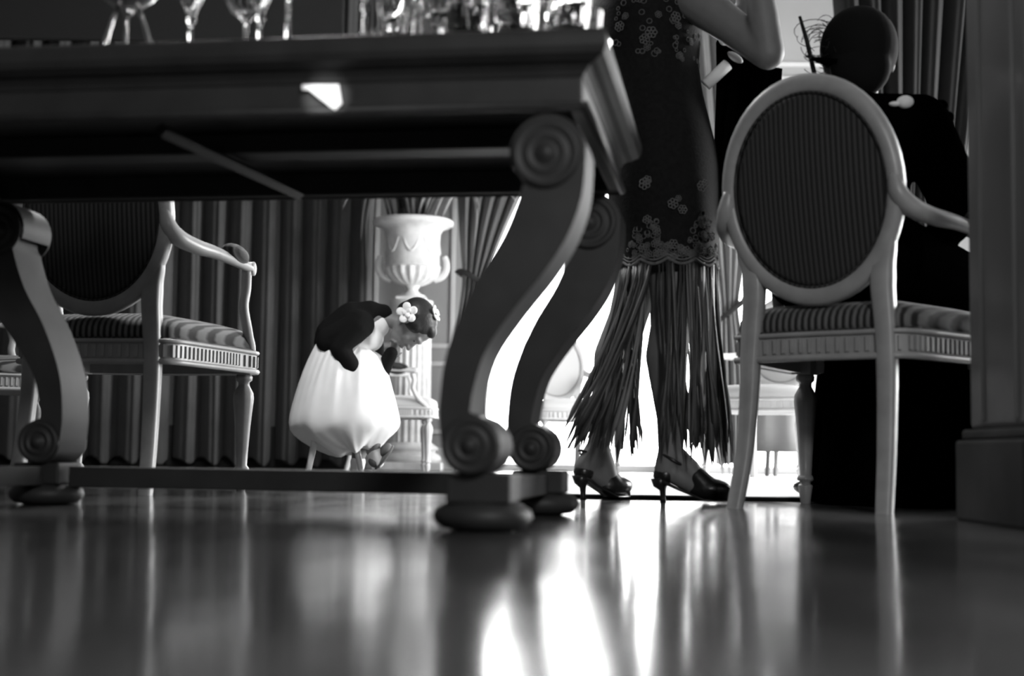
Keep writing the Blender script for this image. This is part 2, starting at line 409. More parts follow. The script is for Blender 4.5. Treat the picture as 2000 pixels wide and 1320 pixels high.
# ================================================================== TABLE
TY = math.radians(9.1)
tx, ty = Vector((math.cos(TY), -math.sin(TY), 0)), Vector((math.sin(TY), math.cos(TY), 0))
NR = Vector((-.040, 2.17, 0))                         # near right foot
LEGX, LEGY = -1.03, .63
TT = .750
table = empty('table', NR, -TY)
# all in local coordinates: x right, y away, origin at the near right foot
X0, X1, Y0, Y1 = LEGX - .18, .180, -.075, .685
def frame_box(mb, x0, x1, y0, y1, z0, z1): mb.box((x0, y0, z0), (x1, y1, z1))
top = MB()
prof = [(0, .750), (.006, .747), (.009, .738), (.009, .722), (.004, .712), (-.004, .707), (-.008, .704), (-.018, .700), (-.026, .692), (-.03, .684)]
rg = []
for (d, z) in [(-.05, .7502)] + prof:
    rg.append([(X0 - d, Y0 - d, z), (X1 + d, Y0 - d, z), (X1 + d, Y1 + d, z), (X0 - d, Y1 + d, z)])
top.rings(rg); top.build('tabletop', 'wood_dark', table, smooth=False, bevel=.003)
ai = .022
for (nm, a, b) in (('apron', (X0 + .03, Y0 + .03, .637), (X1 - .03, Y0 + .03 + ai, .685)), ('apron', (X0 + .03, Y1 - .03 - ai, .637), (X1 - .03, Y1 - .03, .685)),
                   ('apron', (X0 + .03, Y0 + .03 + ai, .637), (X0 + .03 + ai, Y1 - .03 - ai, .685)), ('apron', (X1 - .03 - ai, Y0 + .03 + ai, .637), (X1 - .03, Y1 - .03 - ai, .685))):
    MB().box(a, b).build(nm, 'wood_dark', table, smooth=False, bevel=.004)
for (yy) in (Y0 + .026, Y1 - .026):
    MB().tube([(X0 + .03, yy, .640), (X1 - .03, yy, .640)], .007, 8).build('apron_bead', 'wood_dark', table)
MB().tube([(X1 - .026, Y0 + .03, .640), (X1 - .026, Y1 - .03, .640)], .007, 8).build('apron_bead', 'wood_dark', table)
# braces under the top
br = MB(); br.tube([(-.545, .02, .632), (-.495, .6, .632)], .011, 4); br.build('brace', 'wood_dark', table, smooth=False)
br = MB(); br.box((X0 + .06, .26, .645), (X1 - .06, .33, .682)); br.build('bearer', 'wood_dark', table, smooth=False, bevel=.003)
def outline():
    """side outline of the scroll leg, foot centre at x=0"""
    L = [(.066, .548), (.063, .517), (.036, .443), (-.010, .364), (-.047, .271), (-.058, .191), (-.056, .142), (-.050, .115)]
    Rr = [(-.012, .177), (-.006, .216), (.012, .271), (.052, .330), (.098, .388), (.132, .442), (.152, .500), (.157, .556)]
    pts = spline(L, 5)
    # lower volute
    c, r = (-.010, .128), .045
    for k in range(14):
        a = PI * 1.02 + (PI * 1.42) * k / 13; pts.append((c[0] + r * math.cos(a), c[1] + r * math.sin(a)))
    pts += spline(Rr, 5)
    c2, r2 = (.100, .566), .058
    for k in range(1, 16):
        a = -.05 + (PI * 1.13) * k / 15; pts.append((c2[0] + r2 * math.cos(a), c2[1] + r2 * math.sin(a)))
    return pts
OUT = outline()
def scroll_leg(x, y, mir):
    sgn = -1 if mir else 1; t = .12
    mb = MB(); a = [(x + sgn * p[0], y - t / 2, p[1]) for p in OUT]; b = [(x + sgn * p[0], y + t / 2, p[1]) for p in OUT]
    mb.rings([a, b]); leg = mb.build('leg', 'wood_dark', table, smooth=True, bevel=.010, angle=35)
    for (c, r) in (((-.010, .128), .043), ((.098, .564), .052)):
        for side in (-1, 1):
            v = MB(); yy = y + side * t / 2
            prof_ = [(r, 0), (r, .006), (r * .86, .010), (r * .78, .005), (r * .66, .004), (r * .58, .010), (r * .48, .010), (r * .42, .005), (r * .32, .006), (r * .22, .014), (.001, .017)]
            R_ = []
            for (rr, h) in prof_:
                R_.append([(x + sgn * c[0] + rr * math.cos(2 * PI * j / 28), yy + side * h, c[1] + rr * math.sin(2 * PI * j / 28)) for j in range(28)])
            v.rings(R_); v.build('volute', 'wood_dark', leg)
    fb = MB(); fb.box((x - .049, y - .049, .042), (x + .049, y + .049, .086)); fb.build('foot_block', 'wood_dark', table, smooth=False, bevel=.004)
    bun = MB(); bun.lathe([(.04, 0), (.062, .004), (.073, .013), (.076, .022), (.072, .032), (.060, .040), (.048, .043)], (x, y, 0), 32); bun.build('bun_foot', 'wood_dark', table)
for (x, mir) in ((0, False), (LEGX, True)):
    for y in (0, LEGY): scroll_leg(x, y, mir)
MB().box((LEGX + .058, LEGY - .022, .036), (-.058, LEGY + .022, .079)).build('stretcher', 'wood_dark', table, smooth=False, bevel=.003)
for x in (0, LEGX): MB().box((x - .022, .058, .040), (x + .022, LEGY - .058, .079)).build('side_stretcher', 'wood_dark', table, smooth=False, bevel=.003)
tag(table, 'dark wooden table on scrolled legs and bun feet in the foreground', 'table')
TL = lambda x, y, z: NR + tx * x + ty * y + Vector((0, 0, z))     # table local -> world

# white card standing in for a bright patch on the apron
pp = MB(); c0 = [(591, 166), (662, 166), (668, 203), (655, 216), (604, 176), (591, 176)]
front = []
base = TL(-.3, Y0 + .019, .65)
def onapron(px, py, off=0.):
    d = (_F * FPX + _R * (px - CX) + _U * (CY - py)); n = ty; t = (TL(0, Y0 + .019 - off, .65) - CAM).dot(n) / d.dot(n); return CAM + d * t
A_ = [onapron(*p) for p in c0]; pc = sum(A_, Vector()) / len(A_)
pp.rings([[p - pc - ty * .003 for p in A_], [p - pc + ty * .0 for p in A_]]); po = pp.build('patch_card', 'paper', smooth=False); po.location = pc
sl = bpy.data.lights.new('card_fill_spot', 'SPOT'); sl.energy = 900; sl.spot_size = math.radians(1.05); sl.spot_blend = .15; sl.shadow_soft_size = .01  # unseen narrow spot added only to brighten the white card
so_ = bpy.data.objects.new('card_fill_spot', sl); COL.objects.link(so_); so_.location = (-.1, -1.6, 1.3); so_.rotation_euler = (onapron(636, 184) - so_.location).to_track_quat('-Z', 'Y').to_euler()
tag(po, 'small white card standing in for a bright patch on the table apron', 'paper')

# ================================================================== GLASSES ON THE TABLE
def glass_proto(kind):
    if kind == 'wine':
        return [(.001, 0), (.034, .0), (.036, .003), (.02, .007), (.006, .012), (.0045, .03), (.0045, .075), (.008, .086), (.026, .098), (.037, .12), (.040, .145), (.036, .175), (.033, .19), (.0315, .19), (.0345, .175), (.0385, .145), (.035, .12), (.024, .1005), (.001, .092)]
    if kind == 'flute':
        return [(.001, 0), (.030, .0), (.031, .003), (.012, .008), (.0048, .014), (.0042, .05), (.006, .058), (.010, .062), (.006, .066), (.009, .075), (.021, .105), (.026, .15), (.025, .21), (.0238, .21), (.0247, .15), (.0195, .106), (.001, .08)]
    if kind == 'coupe':
        return [(.001, 0), (.032, 0), (.033, .003), (.014, .008), (.005, .013), (.0042, .05), (.0075, .057), (.0042, .064), (.006, .076), (.03, .085), (.044, .105), (.045, .12), (.0438, .12), (.0425, .106), (.028, .0875), (.001, .081)]
    return [(.001, 0), (.026, 0), (.030, .004), (.033, .04), (.037, .095), (.0358, .095), (.0318, .04), (.026, .018), (.001, .014)]
GM = {}
def glass(kind, x, y, label, group):
    if kind not in GM:
        mb = MB(); mb.lathe(glass_proto(kind), n=20 if kind != 'tumbler' else 48, flute=16 if kind == 'tumbler' else 0, famp=.09)
        o = mb.build(kind + '_glass', 'glass', angle=50); GM[kind] = o.data; 
    else:
        o = bpy.data.objects.new(kind + '_glass', GM[kind]); COL.objects.link(o)
    o.location = TL(x, y, TT + .0005); o.rotation_euler.z = random.uniform(0, 6)
    return tag(o, label, 'glass', group)
rnd = random.Random(4); spots = []
kinds = ['tumbler', 'wine', 'tumbler', 'flute', 'tumbler']
i = 0
for row, yy in enumerate((-.010, .072, .154, .236, .318)):
    x = .125 - (row % 2) * .04
    while x > -.222 - .012 * row:
        k = kinds[(i * 2 + row) % 5]; spots.append((k, x + rnd.uniform(-.001, .001), yy + rnd.uniform(-.002, .002), row)); x -= rnd.uniform(.079, .084); i += 1
seat = {'tumbler': 'cut glass tumbler', 'wine': 'stemmed wine glass', 'flute': 'tall flute glass', 'coupe': 'shallow coupe glass'}
cnt = {}
ORD = ['rightmost', 'second', 'third', 'fourth', 'fifth', 'sixth', 'seventh', 'eighth']
for (k, x, y, row) in spots:
    cnt[row] = cnt.get(row, -1) + 1
    glass(k, x, y, '%s, %s from the right in the %s row of crowded glasses' % (seat[k], ORD[cnt[row]], ['front', 'second', 'third', 'fourth', 'back'][row]), 'glasses crowded on the right half of the table')
for (k, x, y, lab) in (('wine', -.322, -.02, 'wine glass with a bright stem, between the crowded glasses and the dark left part'), ('flute', -.383, .02, 'flute glass left of the bright-stemmed wine glass on the table'), ('wine', -.435, .10, 'middle one of three dim stemmed glasses on the dark left part of the table'), ('flute', -.500, .02, 'leftmost of the dim stemmed glasses, nearest the splayed tripod stand')):
    glass(k, x, y, lab, 'sparse glasses on the left half of the table')
# tripod stand at the left of the tabletop
ts = empty('tripod_stand', TL(-.600, .0, TT)); 
for k in range(3):
    a = PI / 2 + .35 + k * 2 * PI / 3; c, s_ = math.cos(a), math.sin(a)
    MB().tube([(.046 * c, .046 * s_, .004), (.041 * c, .041 * s_, .014), (.030 * c, .030 * s_, .05), (.016 * c, .016 * s_, .085)], [.005, .005, .0035, .004], 8).build('leg', 'silver', ts)
MB().lathe([(.002, .078), (.020, .080), (.040, .095), (.06, .125), (.064, .14), (.060, .14), (.055, .126), (.036, .10), (.001, .09)], n=28).build('bowl', 'silver', ts)
MB().lathe([(.001, .066), (.007, .07), (.009, .076), (.004, .082)], n=12).build('finial', 'silver', ts)
tag(ts, 'small silver bowl on three splayed legs at the left of the table', 'bowl')

# ================================================================== ARMCHAIRS
def seat_outline(s=1.0, n=40):
    """closed outline in local x,y; slightly bowed"""
    key = [(-.205, 0), (-.10, -.012), (0, -.016), (.10, -.012), (.205, 0), (.245, .16), (.272, .32), (.285, .45), (.24, .485), (.12, .512), (0, .52), (-.12, .512), (-.24, .485), (-.285, .45), (-.272, .32), (-.245, .16)]
    P = spline(key + [key[0]], 3)[:-1]; c = (0, .24)
    return [(c[0] + (x - c[0]) * s, c[1] + (y - c[1]) * s) for x, y in P]
def armchair(loc, rz, label, group, paint='chair_paint', back='uph_dark', seatm='uph_seat', scale=1.0, padm='uph_dark'):
    r = empty('armchair', loc, rz); r.scale = (scale,) * 3
    # rail
    o0, o1 = seat_outline(1.0), seat_outline(.88)
    mb = MB(); mb.rings([[(x, y, .338) for x, y in o0], [(x, y, .398) for x, y in o0], [(x, y, .398) for x, y in o1], [(x, y, .338) for x, y in o1]], loop=True)
    rail = mb.build('seat_rail', paint, r, angle=40)
    for (z, rad) in ((.342, .008), (.396, .006)):
        MB().tube([(x, y, z) for x, y in seat_outline(1.012)], rad, 6, loop=True).build('rail_bead', paint, rail)
    fl = MB(); O = seat_outline(1.006); per = []
    dens = spline([(*p,) for p in O + [O[0]]], 3); acc = 0.; last = Vector(dens[0])
    for a, b in zip(dens[:-1], dens[1:]):
        a_, b_ = Vector(a), Vector(b); acc += (b_ - a_).length
        if acc > .0165:
            acc = 0; d = (b_ - a_).normalized(); nrm = Vector((d.y, -d.x)); c = a_
            q = [c - d * .0042, c + d * .0042]
            P0 = [(q[0].x - nrm.x * .004, q[0].y - nrm.y * .004), (q[1].x - nrm.x * .004, q[1].y - nrm.y * .004), (q[1].x + nrm.x * .004, q[1].y + nrm.y * .004), (q[0].x + nrm.x * .004, q[0].y + nrm.y * .004)]
            fl.rings([[(x, y, .354) for x, y in P0], [(x, y, .386) for x, y in P0]])
    fo = fl.build('rail_carving', paint, rail, smooth=False); fo['kind'] = 'stuff'
    # cushion
    cu = MB(); rg = []
    for (s_, z) in ((.90, .395), (.975, .400), (.992, .415), (.985, .432), (.95, .447), (.86, .461), (.68, .473), (.42, .481), (.15, .484)): rg.append([(x, y, z) for x, y in seat_outline(s_)])
    cu.rings(rg); cu.build('seat_cushion', seatm, r)
    MB().tube([(x, y, .402) for x, y in seat_outline(.992)], .004, 6, loop=True).build('cushion_piping', back, r)
    # oval back, raked
    C = Vector((0, -.035, .720)); rk = math.radians(9); UP = Vector((0, -math.sin(rk), math.cos(rk))); NB = Vector((0, -math.cos(rk), -math.sin(rk)))
    A, B = .203, .240
    def ov(a, s_=1., dn=0.): return C + Vector((1, 0, 0)) * (A * s_ * math.cos(a)) + UP * (B * s_ * math.sin(a)) + NB * dn
    N = 56
    prof = [(.915, -.016), (.915, .012), (.945, .020), (1.0, .022), (1.06, .020), (1.09, .010), (1.09, -.010), (1.06, -.02), (.95, -.022)]
    mb = MB(); mb.rings([[ov(2 * PI * k / N, s_, d) for (s_, d) in prof] for k in range(N)], loop=True); mb.build('back_frame', paint, r, angle=50)
    for (nm, sg, bul) in (('back_panel', 1, .014), ('back_pad', -1, .030)):
        mb = MB(); mb.rings([[ov(2 * PI * k / N, s_, sg * (.006 + bul * (1 - (s_ / .93) ** 2))) for k in range(N)] for s_ in (.93, .85, .72, .55, .35, .15, .02)]); mb.build(nm, back, r)
    MB().tube([ov(2 * PI * k / N, .918, .012) for k in range(N)], .0035, 6, loop=True).build('back_piping', back, r)
    for sx in (-1, 1):
        # rear post and sabre leg in one
        P = spline([(sx * .186, -.028, .640), (sx * .172, -.016, .585), (sx * .160, -.008, .54), (sx * .158, -.006, .49), (sx * .163, -.006, .42), (sx * .167, -.008, .34), (sx * .169, -.012, .25), (sx * .173, -.028, .12), (sx * .180, -.058, .0)], 4)
        rad = [interp([(0, .010), (.14, .020), (.3, .0245), (.5, .0225), (1, .0165)], i / (len(P) - 1))[0] for i in range(len(P))]
        mb = MB(); rings = []
        for p, q in zip(P, rad):
            rings.append([(p[0] + dx * q, p[1] + dy * q * .85, p[2]) for dx, dy in ((-1, -.7), (-.7, -1), (.7, -1), (1, -.7), (1, .7), (.7, 1), (-.7, 1), (-1, .7))])
        mb.rings(rings); mb.build('rear_leg', paint, r, angle=60)
        # front leg
        fx, fy = sx * .252, .445
        fb = MB(); fb.box((fx - .028, fy - .028, .334), (fx + .028, fy + .028, .402)); blk = fb.build('corner_block', paint, r, smooth=False, bevel=.003)
        for (dx, dy) in ((sx, 0), (0, 1)):
            ro = MB(); R_ = []
            for (q, h) in ((.020, 0), (.020, .004), (.015, .006), (.013, .003), (.009, .003), (.006, .007), (.001, .008)):
                ring = []
                for k in range(16):
                    a = 2 * PI * k / 16; u_, v_ = q * math.cos(a), q * math.sin(a)
                    ring.append((fx + dx * (.028 + h), fy + u_, .368 + v_) if dx else (fx + u_, fy + .028 + h, .368 + v_))
                R_.append(ring)
            ro.rings(R_); ro.build('rosette', paint, blk)
        lg = MB(); lg.lathe([(.012, 0), (.0135, .004), (.020, .044), (.019, .047), (.013, .050), (.0135, .056), (.022, .060), (.023, .064), (.020, .069), (.0155, .074), (.018, .12), (.023, .19), (.028, .24), (.0305, .263), (.029, .280), (.021, .295), (.0165, .303), (.0165, .312), (.024, .318), (.025, .328), (.02, .336)], (fx, fy, 0), 24, flute=8, famp=.09); lg.build('front_leg', paint, r, angle=60)
        # arm
        P = spline([(sx * .200, -.048, .735), (sx * .209, -.040, .692), (sx * .226, -.012, .664), (sx * .252, .05, .649), (sx * .272, .12, .645), (sx * .285, .20, .639), (sx * .290, .28, .635), (sx * .292, .345, .632)], 5); n_ = len(P)
        rad = [interp([(0, .014), (.13, .026), (.28, .029), (.42, .025), (.58, .021), (.8, .018), (1, .017)], k / (n_ - 1))[0] for k in range(n_)]
        am = MB(); am.tube(P, rad, 10, .8); am.build('arm', paint, r)
        sc = MB(); sc.tube([(sx * .292 - .016, .355, .630), (sx * .292 - .013, .355, .630), (sx * .292 + .013, .355, .630), (sx * .292 + .016, .355, .630)], [.012, .02, .02, .012], 16); sc.build('arm_scroll', paint, r)
        P = spline([(sx * .290, .335, .625), (sx * .284, .350, .570), (sx * .280, .345, .52), (sx * .282, .375, .46), (sx * .274, .425, .415), (sx * .264, .445, .395)], 4)
        MB().tube(P, [.014] * (len(P) - 6) + [.015, .016, .017, .018, .02, .02], 8, 1.1).build('arm_support', paint, r)
        pd = MB(); pd.ell((sx * .290, .240, .655), (.031, .076, .026), 14, 9, Matrix.Rotation(-.10, 3, 'X')); pd.build('arm_pad', padm or seatm, r)
    return tag(r, label, 'chair', group)
# right chair (rear legs nearest), left chair, further chairs
armchair((.692, 3.204, 0), math.radians(-38), 'grey oval-backed armchair with dark ribbed upholstery, the seated woman on it', 'oval-backed armchairs')
armchair((-1.090, 3.70, 0), math.radians(-9), 'grey oval-backed armchair with striped seat seen through the table legs at left', 'oval-backed armchairs')
armchair((-2.28, 5.6, 0), math.radians(-60), 'armchair in deep shadow at the far left edge beyond the table leg', 'oval-backed armchairs', paint='chair_paint')
armchair((-.985, 9.1, 0), math.radians(-84), 'white armchair standing in front of the fluted pedestal, behind the girl', 'oval-backed armchairs', paint='chair_white', back='uph_light', seatm='uph_light', padm='uph_dark')
armchair((W(1535, 900, 8.0).x - .1, 7.6, .012), math.radians(150), 'pale armchair far behind the front leg of the right armchair', 'oval-backed armchairs', paint='chair_white', back='uph_light', seatm='uph_light')
armchair((W(1085, 900, 9.4).x, 9.5, 0), math.radians(200), 'white armchair against the bright window, between table leg and fringed skirt', 'oval-backed armchairs', paint='chair_white', back='uph_light', seatm='uph_light')

# far table under a cloth
ft = empty('cloth_table', (1.74, 8.75, 0))
mb = MB(); mb.lathe([(.001, .735), (.30, .735), (.31, .728), (.315, .70), (.325, .5), (.34, .30), (.348, .155), (.340, .155), (.31, .5), (.30, .70), (.001, .725)], n=72, flute=12, famp=.06); mb.build('tablecloth', 'table_cloth', ft)
for k in range(4):
    a = PI / 4 + k * PI / 2; mb = MB(); mb.tube([(.16 * math.cos(a), .16 * math.sin(a), .69), (.2 * math.cos(a), .2 * math.sin(a), .0)], [.02, .014], 8); mb.build('leg', 'chair_white', ft)
tag(ft, 'small far table under a hanging grey cloth, seen beneath the right armchair', 'table')

# ================================================================== URN ON ITS PEDESTAL
YU = 9.85; ux = W(804, 600, YU).x; SU = FPX / YU
zc = W(807, 588, YU).z
ped = empty('pedestal', (ux, YU, 0))
mb = MB(); mb.box((-.235, -.235, 0), (.235, .235, .055)); mb.build('plinth_block', 'stone', ped, smooth=False, bevel=.006)
mb = MB(); mb.lathe([(.21, .055), (.225, .07), (.225, .095), (.205, .11), (.185, .118), (.185, .13), (.20, .14), (.20, .158), (.175, .175), (.155, .19)], n=40); mb.build('base_torus', 'stone', ped)
mb = MB(); mb.lathe([(.150, .19), (.150, .2), (.147, .5), (.143, .9), (.140, zc - .06)], n=160, flute=20, famp=.10); mb.build('fluted_shaft', 'stone', ped)
mb = MB(); mb.lathe([(.138, zc - .06), (.148, zc - .05), (.142, zc - .04), (.15, zc - .02), (.15, zc), (.02, zc)], n=40); mb.build('cap', 'stone', ped)
tag(ped, 'white fluted column pedestal carrying the stone urn behind the girl', 'pedestal')
urn = empty('urn', (ux, YU, zc + .001))
mb = MB(); mb.box((-.105, -.105, 0), (.105, .105, .022)); mb.build('urn_plinth', 'stone', urn, smooth=False, bevel=.004)
mb = MB(); mb.lathe([(.095, .022), (.098, .034), (.07, .045), (.045, .065), (.038, .082), (.052, .092), (.05, .1), (.06, .104)], n=36); mb.build('urn_foot', 'stone', urn)
mb = MB(); mb.lathe([(.04, .1), (.09, .112), (.15, .140), (.188, .178), (.200, .215), (.196, .232)], n=144, flute=18, famp=.07); mb.build('gadrooned_bowl', 'stone', urn)
mb = MB(); mb.lathe([(.196, .228), (.202, .236), (.192, .246), (.188, .30), (.189, .42), (.194, .475), (.215, .505), (.262, .522), (.282, .533), (.282, .556), (.270, .566), (.235, .560), (.20, .52), (.18, .46), (.01, .455)], n=48); mb.build('urn_body', 'stone', urn)
for sx in (-1, 1):
    P = spline([(sx * .15, 0, .150), (sx * .205, 0, .170), (sx * .235, 0, .215), (sx * .238, 0, .265), (sx * .232, 0, .292), (sx * .222, 0, .312)], 5)
    MB().tube(P, [lerp(.026, .018, k / len(P)) for k in range(len(P))], 10).build('handle', 'stone', urn)
# relief on the body: swags
for k in range(8):
    a = 2 * PI * k / 8; pts = []
    for j in range(9):
        t = j / 8; b = a + (t - .5) * .62; z = .43 - .10 * math.sin(PI * t); rr = .187
        pts.append((rr * math.cos(b), rr * math.sin(b), z))
    MB().tube(pts, [.004, .006, .008, .010, .011, .010, .008, .006, .004], 8).build('swag_relief', 'stone', urn)
tag(urn, 'white carved stone urn with handles on the fluted pedestal', 'urn')
plant = empty('palm_plant', (ux, YU, zc + .46))
mb = MB(); mb.lathe([(.15, 0), (.16, .01), (.10, .03), (.01, .035)], n=20); mb.build('soil', 'soil', plant)
def blade(mb, base, az, reach, height, droop, wd):
    d = Vector((math.cos(az), math.sin(az), 0)); side = Vector((-d.y, d.x, 0)); R_ = []; n_ = 9
    for i in range(n_):
        t = i / (n_ - 1); p = Vector(base) + d * (reach * (t ** 1.15)) + Vector((0, 0, height * math.sin(t * PI * .5 * (1 + droop)) ))
        w_ = wd * (1 - t) ** .6 * (.55 + .9 * min(1, t * 3)) * .5 + .0006
        R_.append([p + side * w_, p - side * w_ * .0 + Vector((0, 0, -.25 * w_)) - d * .0, p - side * w_, p + Vector((0, 0, .002 - .25 * w_))])
    mb.rings(R_)
rp = random.Random(11)
for k in range(56):
    az = rp.uniform(0, 2 * PI); hi = rp.random()
    mb = MB(); blade(mb, (.07 * math.cos(az) * rp.random(), .07 * math.sin(az), .02), az, rp.uniform(.10, .75) * (1.15 - .6 * hi), rp.uniform(.45, 1.05), rp.uniform(0, .75), rp.uniform(.035, .075))
    mb.build('palm_leaf', 'leaf_pale' if rp.random() < .28 else 'leaf', plant, fix=False)
for k in range(16):
    az = rp.uniform(0, 2 * PI); mb = MB(); blade(mb, (rp.uniform(-.08, .08), rp.uniform(-.08, .05), .02), az, rp.uniform(.05, .22), rp.uniform(.7, 1.1), 0, rp.uniform(.06, .09)); mb.build('palm_leaf', 'leaf', plant, fix=False)
# two fronds bent over the tied curtain
for (p0, p1, p2, p3) in (((860, 430), (905, 340), (930, 405), (926, 486)), ((845, 430), (890, 330), (925, 372), (936, 412)), ((860, 428), (935, 300), (985, 360), (1007, 392)), ((770, 430), (745, 340), (718, 420), (716, 520)), ((762, 432), (735, 330), (712, 400), (705, 470)), ((780, 430), (760, 300), (700, 350), (668, 410))):
    P = spline([W(*p0, YU) , W(*p1, YU - .12), W(*p2, YU - .2), W(*p3, YU - .22)], 6); P = [Vector(p) - plant.location for p in P]
    mb = MB(); mb.tube(P, [max(.002, .016 * math.sin(PI * min(.97, .12 + .88 * k / len(P)))) for k in range(len(P))], 6, .25, up=Vector((0, -1, 0))); mb.build('palm_leaf', 'leaf_pale' if p0[0] > 800 else 'leaf', plant)
tag(plant, 'spiky palm-like plant growing out of the stone urn', 'plant')

# ================================================================== PEOPLE
def head_parts(mb, O, fwd, up, H, mouth=True):
    """head of height H; O = cranium centre"""
    up = Vector(up).normalized(); fwd = Vector(fwd); fwd = (fwd - up * fwd.dot(up)).normalized(); rt = fwd.cross(up).normalized()
    rot = Matrix((rt, fwd, up)).transposed()
    L = lambda x, y, z: Vector(O) + rt * (x * H) + fwd * (y * H) + up * (z * H)
    E = lambda c, r, tilt=0: mb.ell(L(*c), [q * H for q in r], 18, 12, rot @ Matrix.Rotation(tilt, 3, 'X'))
    E((0, -.03, .10), (.36, .46, .40)); E((0, .12, -.10), (.31, .33, .36)); E((0, .20, -.30), (.22, .22, .22)); E((0, .30, -.42), (.10, .10, .085))
    E((.17, .28, -.18), (.11, .10, .11)); E((-.17, .28, -.18), (.11, .10, .11))          # cheeks
    E((0, .40, .06), (.24, .06, .06))                                                     # brow
    mb.cap(L(0, .42, -.02), .032 * H, L(0, .50, -.19), .052 * H); E((.05, .455, -.205), (.04, .05, .035)); E((-.05, .455, -.205), (.04, .05, .035))
    if mouth:
        E((0, .42, -.30), (.085, .05, .025)); E((0, .415, -.335), (.075, .05, .028))
    for s_ in (-1, 1):
        E((s_ * .36, -.02, -.08), (.035, .075, .12)); E((s_ * .13, .385, -.03), (.06, .04, .035))
    return L, rot

def hand_parts(mb, wrist, dirv, palm_n, size=.17, curl=.6):
    """palm and five fingers; dirv = wrist->knuckles, palm_n = direction the palm faces"""
    d = Vector(dirv).normalized(); n = Vector(palm_n); n = (n - d * n.dot(d)).normalized(); s_ = d.cross(n)
    w_ = Vector(wrist); k = size
    rot = Matrix((s_, n, d)).transposed()
    mb.ell(w_ + d * .25 * k, (.21 * k, .085 * k, .30 * k), 14, 10, rot)
    for i, (off, ln) in enumerate(((-.16, .40), (-.055, .46), (.055, .43), (.155, .34))):
        p = w_ + d * (.47 * k) + s_ * (off * k); a = .25
        cur = p; dd = d.copy(); r = .050 * k
        for j, f in enumerate((.45, .32, .25)):
            q = Quaternion(s_, -curl * (.5 + .35 * j)); dd = q @ dd
            nx = cur + dd * (ln * k * f); mb.cap(cur, r, nx, r * .9, 10); cur = nx; r *= .9
    p = w_ + d * .12 * k - s_ * .13 * k; t1 = p + (d * .55 - s_ * .75 + n * .35).normalized() * (.24 * k); t2 = t1 + (d * .85 - s_ * .2 + n * .35).normalized() * (.2 * k)
    mb.cap(p, .07 * k, t1, .055 * k, 10); mb.cap(t1, .055 * k, t2, .043 * k, 10)

# ---------------- the bending girl
YG = 6.1
G = lambda px, py, dy=0.: W(px, py, YG + dy)
gs = YG / FPX                                            # metres per pixel there
girl = empty('person', (G(690, 900).x, YG, 0))
GO = girl.location.copy()
class MBO(MB):
    """MB whose shapes are given in world space and stored relative to an origin"""
    def __init__(s, o): super().__init__(); s.o = Vector(o)
    def _shift(s):
        s.v = [tuple(Vector(p) - s.o) for p in s.v]
    def build(s, *a, **k): s._shift(); return super().build(*a, **k)
    def flesh(s, *a, **k): s._shift(); return super().flesh(*a, **k)
b = MBO(GO)
b.chain([(G(640, 775), .095), (G(662, 705), .075), (G(700, 648), .080), (G(728, 626), .060), (G(752, 624), .032), (G(780, 630), .030)])
for dy in (-.085, .085):
    b.cap(G(700, 645), .06, G(714, 634, dy), .036)
    b.cap(G(640, 785, dy * .6), .075, G(735, 806, dy * .9), .044)
b.chain([(G(714, 634, -.095), .034), (G(672, 690, -.12), .028), (G(703, 735, -.09), .020)])
b.chain([(G(722, 632, .095), .034), (G(741, 758, .03), .026), (G(758, 704, -.01), .020)])
b.chain([(G(735, 806, -.076), .044), (G(728, 880, -.06), .030), (G(738, 905, -.06), .022)])
b.chain([(G(735, 806, .076), .044), (G(700, 890, .05), .030), (G(697, 925, .05), .024)])
hu = Vector((.974, 0, .225)); hf = Vector((.225, 0, -.974))
HO = G(806, 632); HL, hrot = head_parts(b, HO, hf + Vector((0, -.12, 0)), hu, .205)
hand_parts(b, G(705, 737, -.09), G(722, 760, -.05) - G(705, 737, -.09), Vector((.5, .5, -.3)), .13, .5)
hand_parts(b, G(759, 700, -.01), G(768, 682, -.01) - G(759, 700, -.01), Vector((.6, .5, .3)), .11, .8)
b.flesh('body', 'skin', girl, .0045, 3)
# white dress: skirt over the knees
sk = [((634, 640), (744, 690), .085), ((618, 668), (752, 706), .115), ((600, 705), (757, 726), .150), ((584, 750), (768, 765), .185), ((570, 797), (779, 800), .205), ((562, 829), (783, 824), .215), ((570, 845), (778, 838), .205), ((606, 868), (764, 852), .18), ((645, 886), (744, 868), .15), ((668, 890), (732, 876), .13), ((672, 880), (728, 868), .12)]
b = MBO(GO); R_ = []; N = 144
for i, (l, r_, dp) in enumerate(sk):
    Lp, Rp = G(*l), G(*r_); c = (Lp + Rp) / 2; ax = (Rp - Lp) / 2; ring = []
    amp = [.0, .035, .05, .05, .045, .04, .05, .06, .06, .06, .06][i]
    for j in range(N):
        a = 2 * PI * j / N
        gat = [0, .03, .025, .012, .0, .0, .0, .01, .015, .02, .02][i]
        q = 1 + (1.5 * amp * noise.noise(Vector((2.1 * math.cos(a) + 5, 2.1 * math.sin(a), i * .33))) + 1.1 * amp * noise.noise(Vector((4.4 * math.cos(a), 4.4 * math.sin(a) + 9, i * .45))) + gat * math.sin(26 * a + 2 * math.sin(3 * a))) * (abs(math.sin(a)) ** .5)
        pr = c + ax * (math.cos(a) * (1 + .0 * q)) + Vector((0, dp * q * math.sin(a), 0)) + Vector((0, 0, .012 * amp / .05 * math.sin(7 * a + i)))
        ring.append(pr)
    R_.append(ring)
b.rings(R_); b.build('skirt', 'white_cloth', girl, sub=1)
b = MBO(GO); b.chain([(G(668, 690), .088), (G(705, 655), .088), (G(735, 636), .058)]); b.ell(G(722, 660), (.062, .085, .06)); b.flesh('bodice', 'white_cloth', girl, .006, 5)
b = MBO(GO)
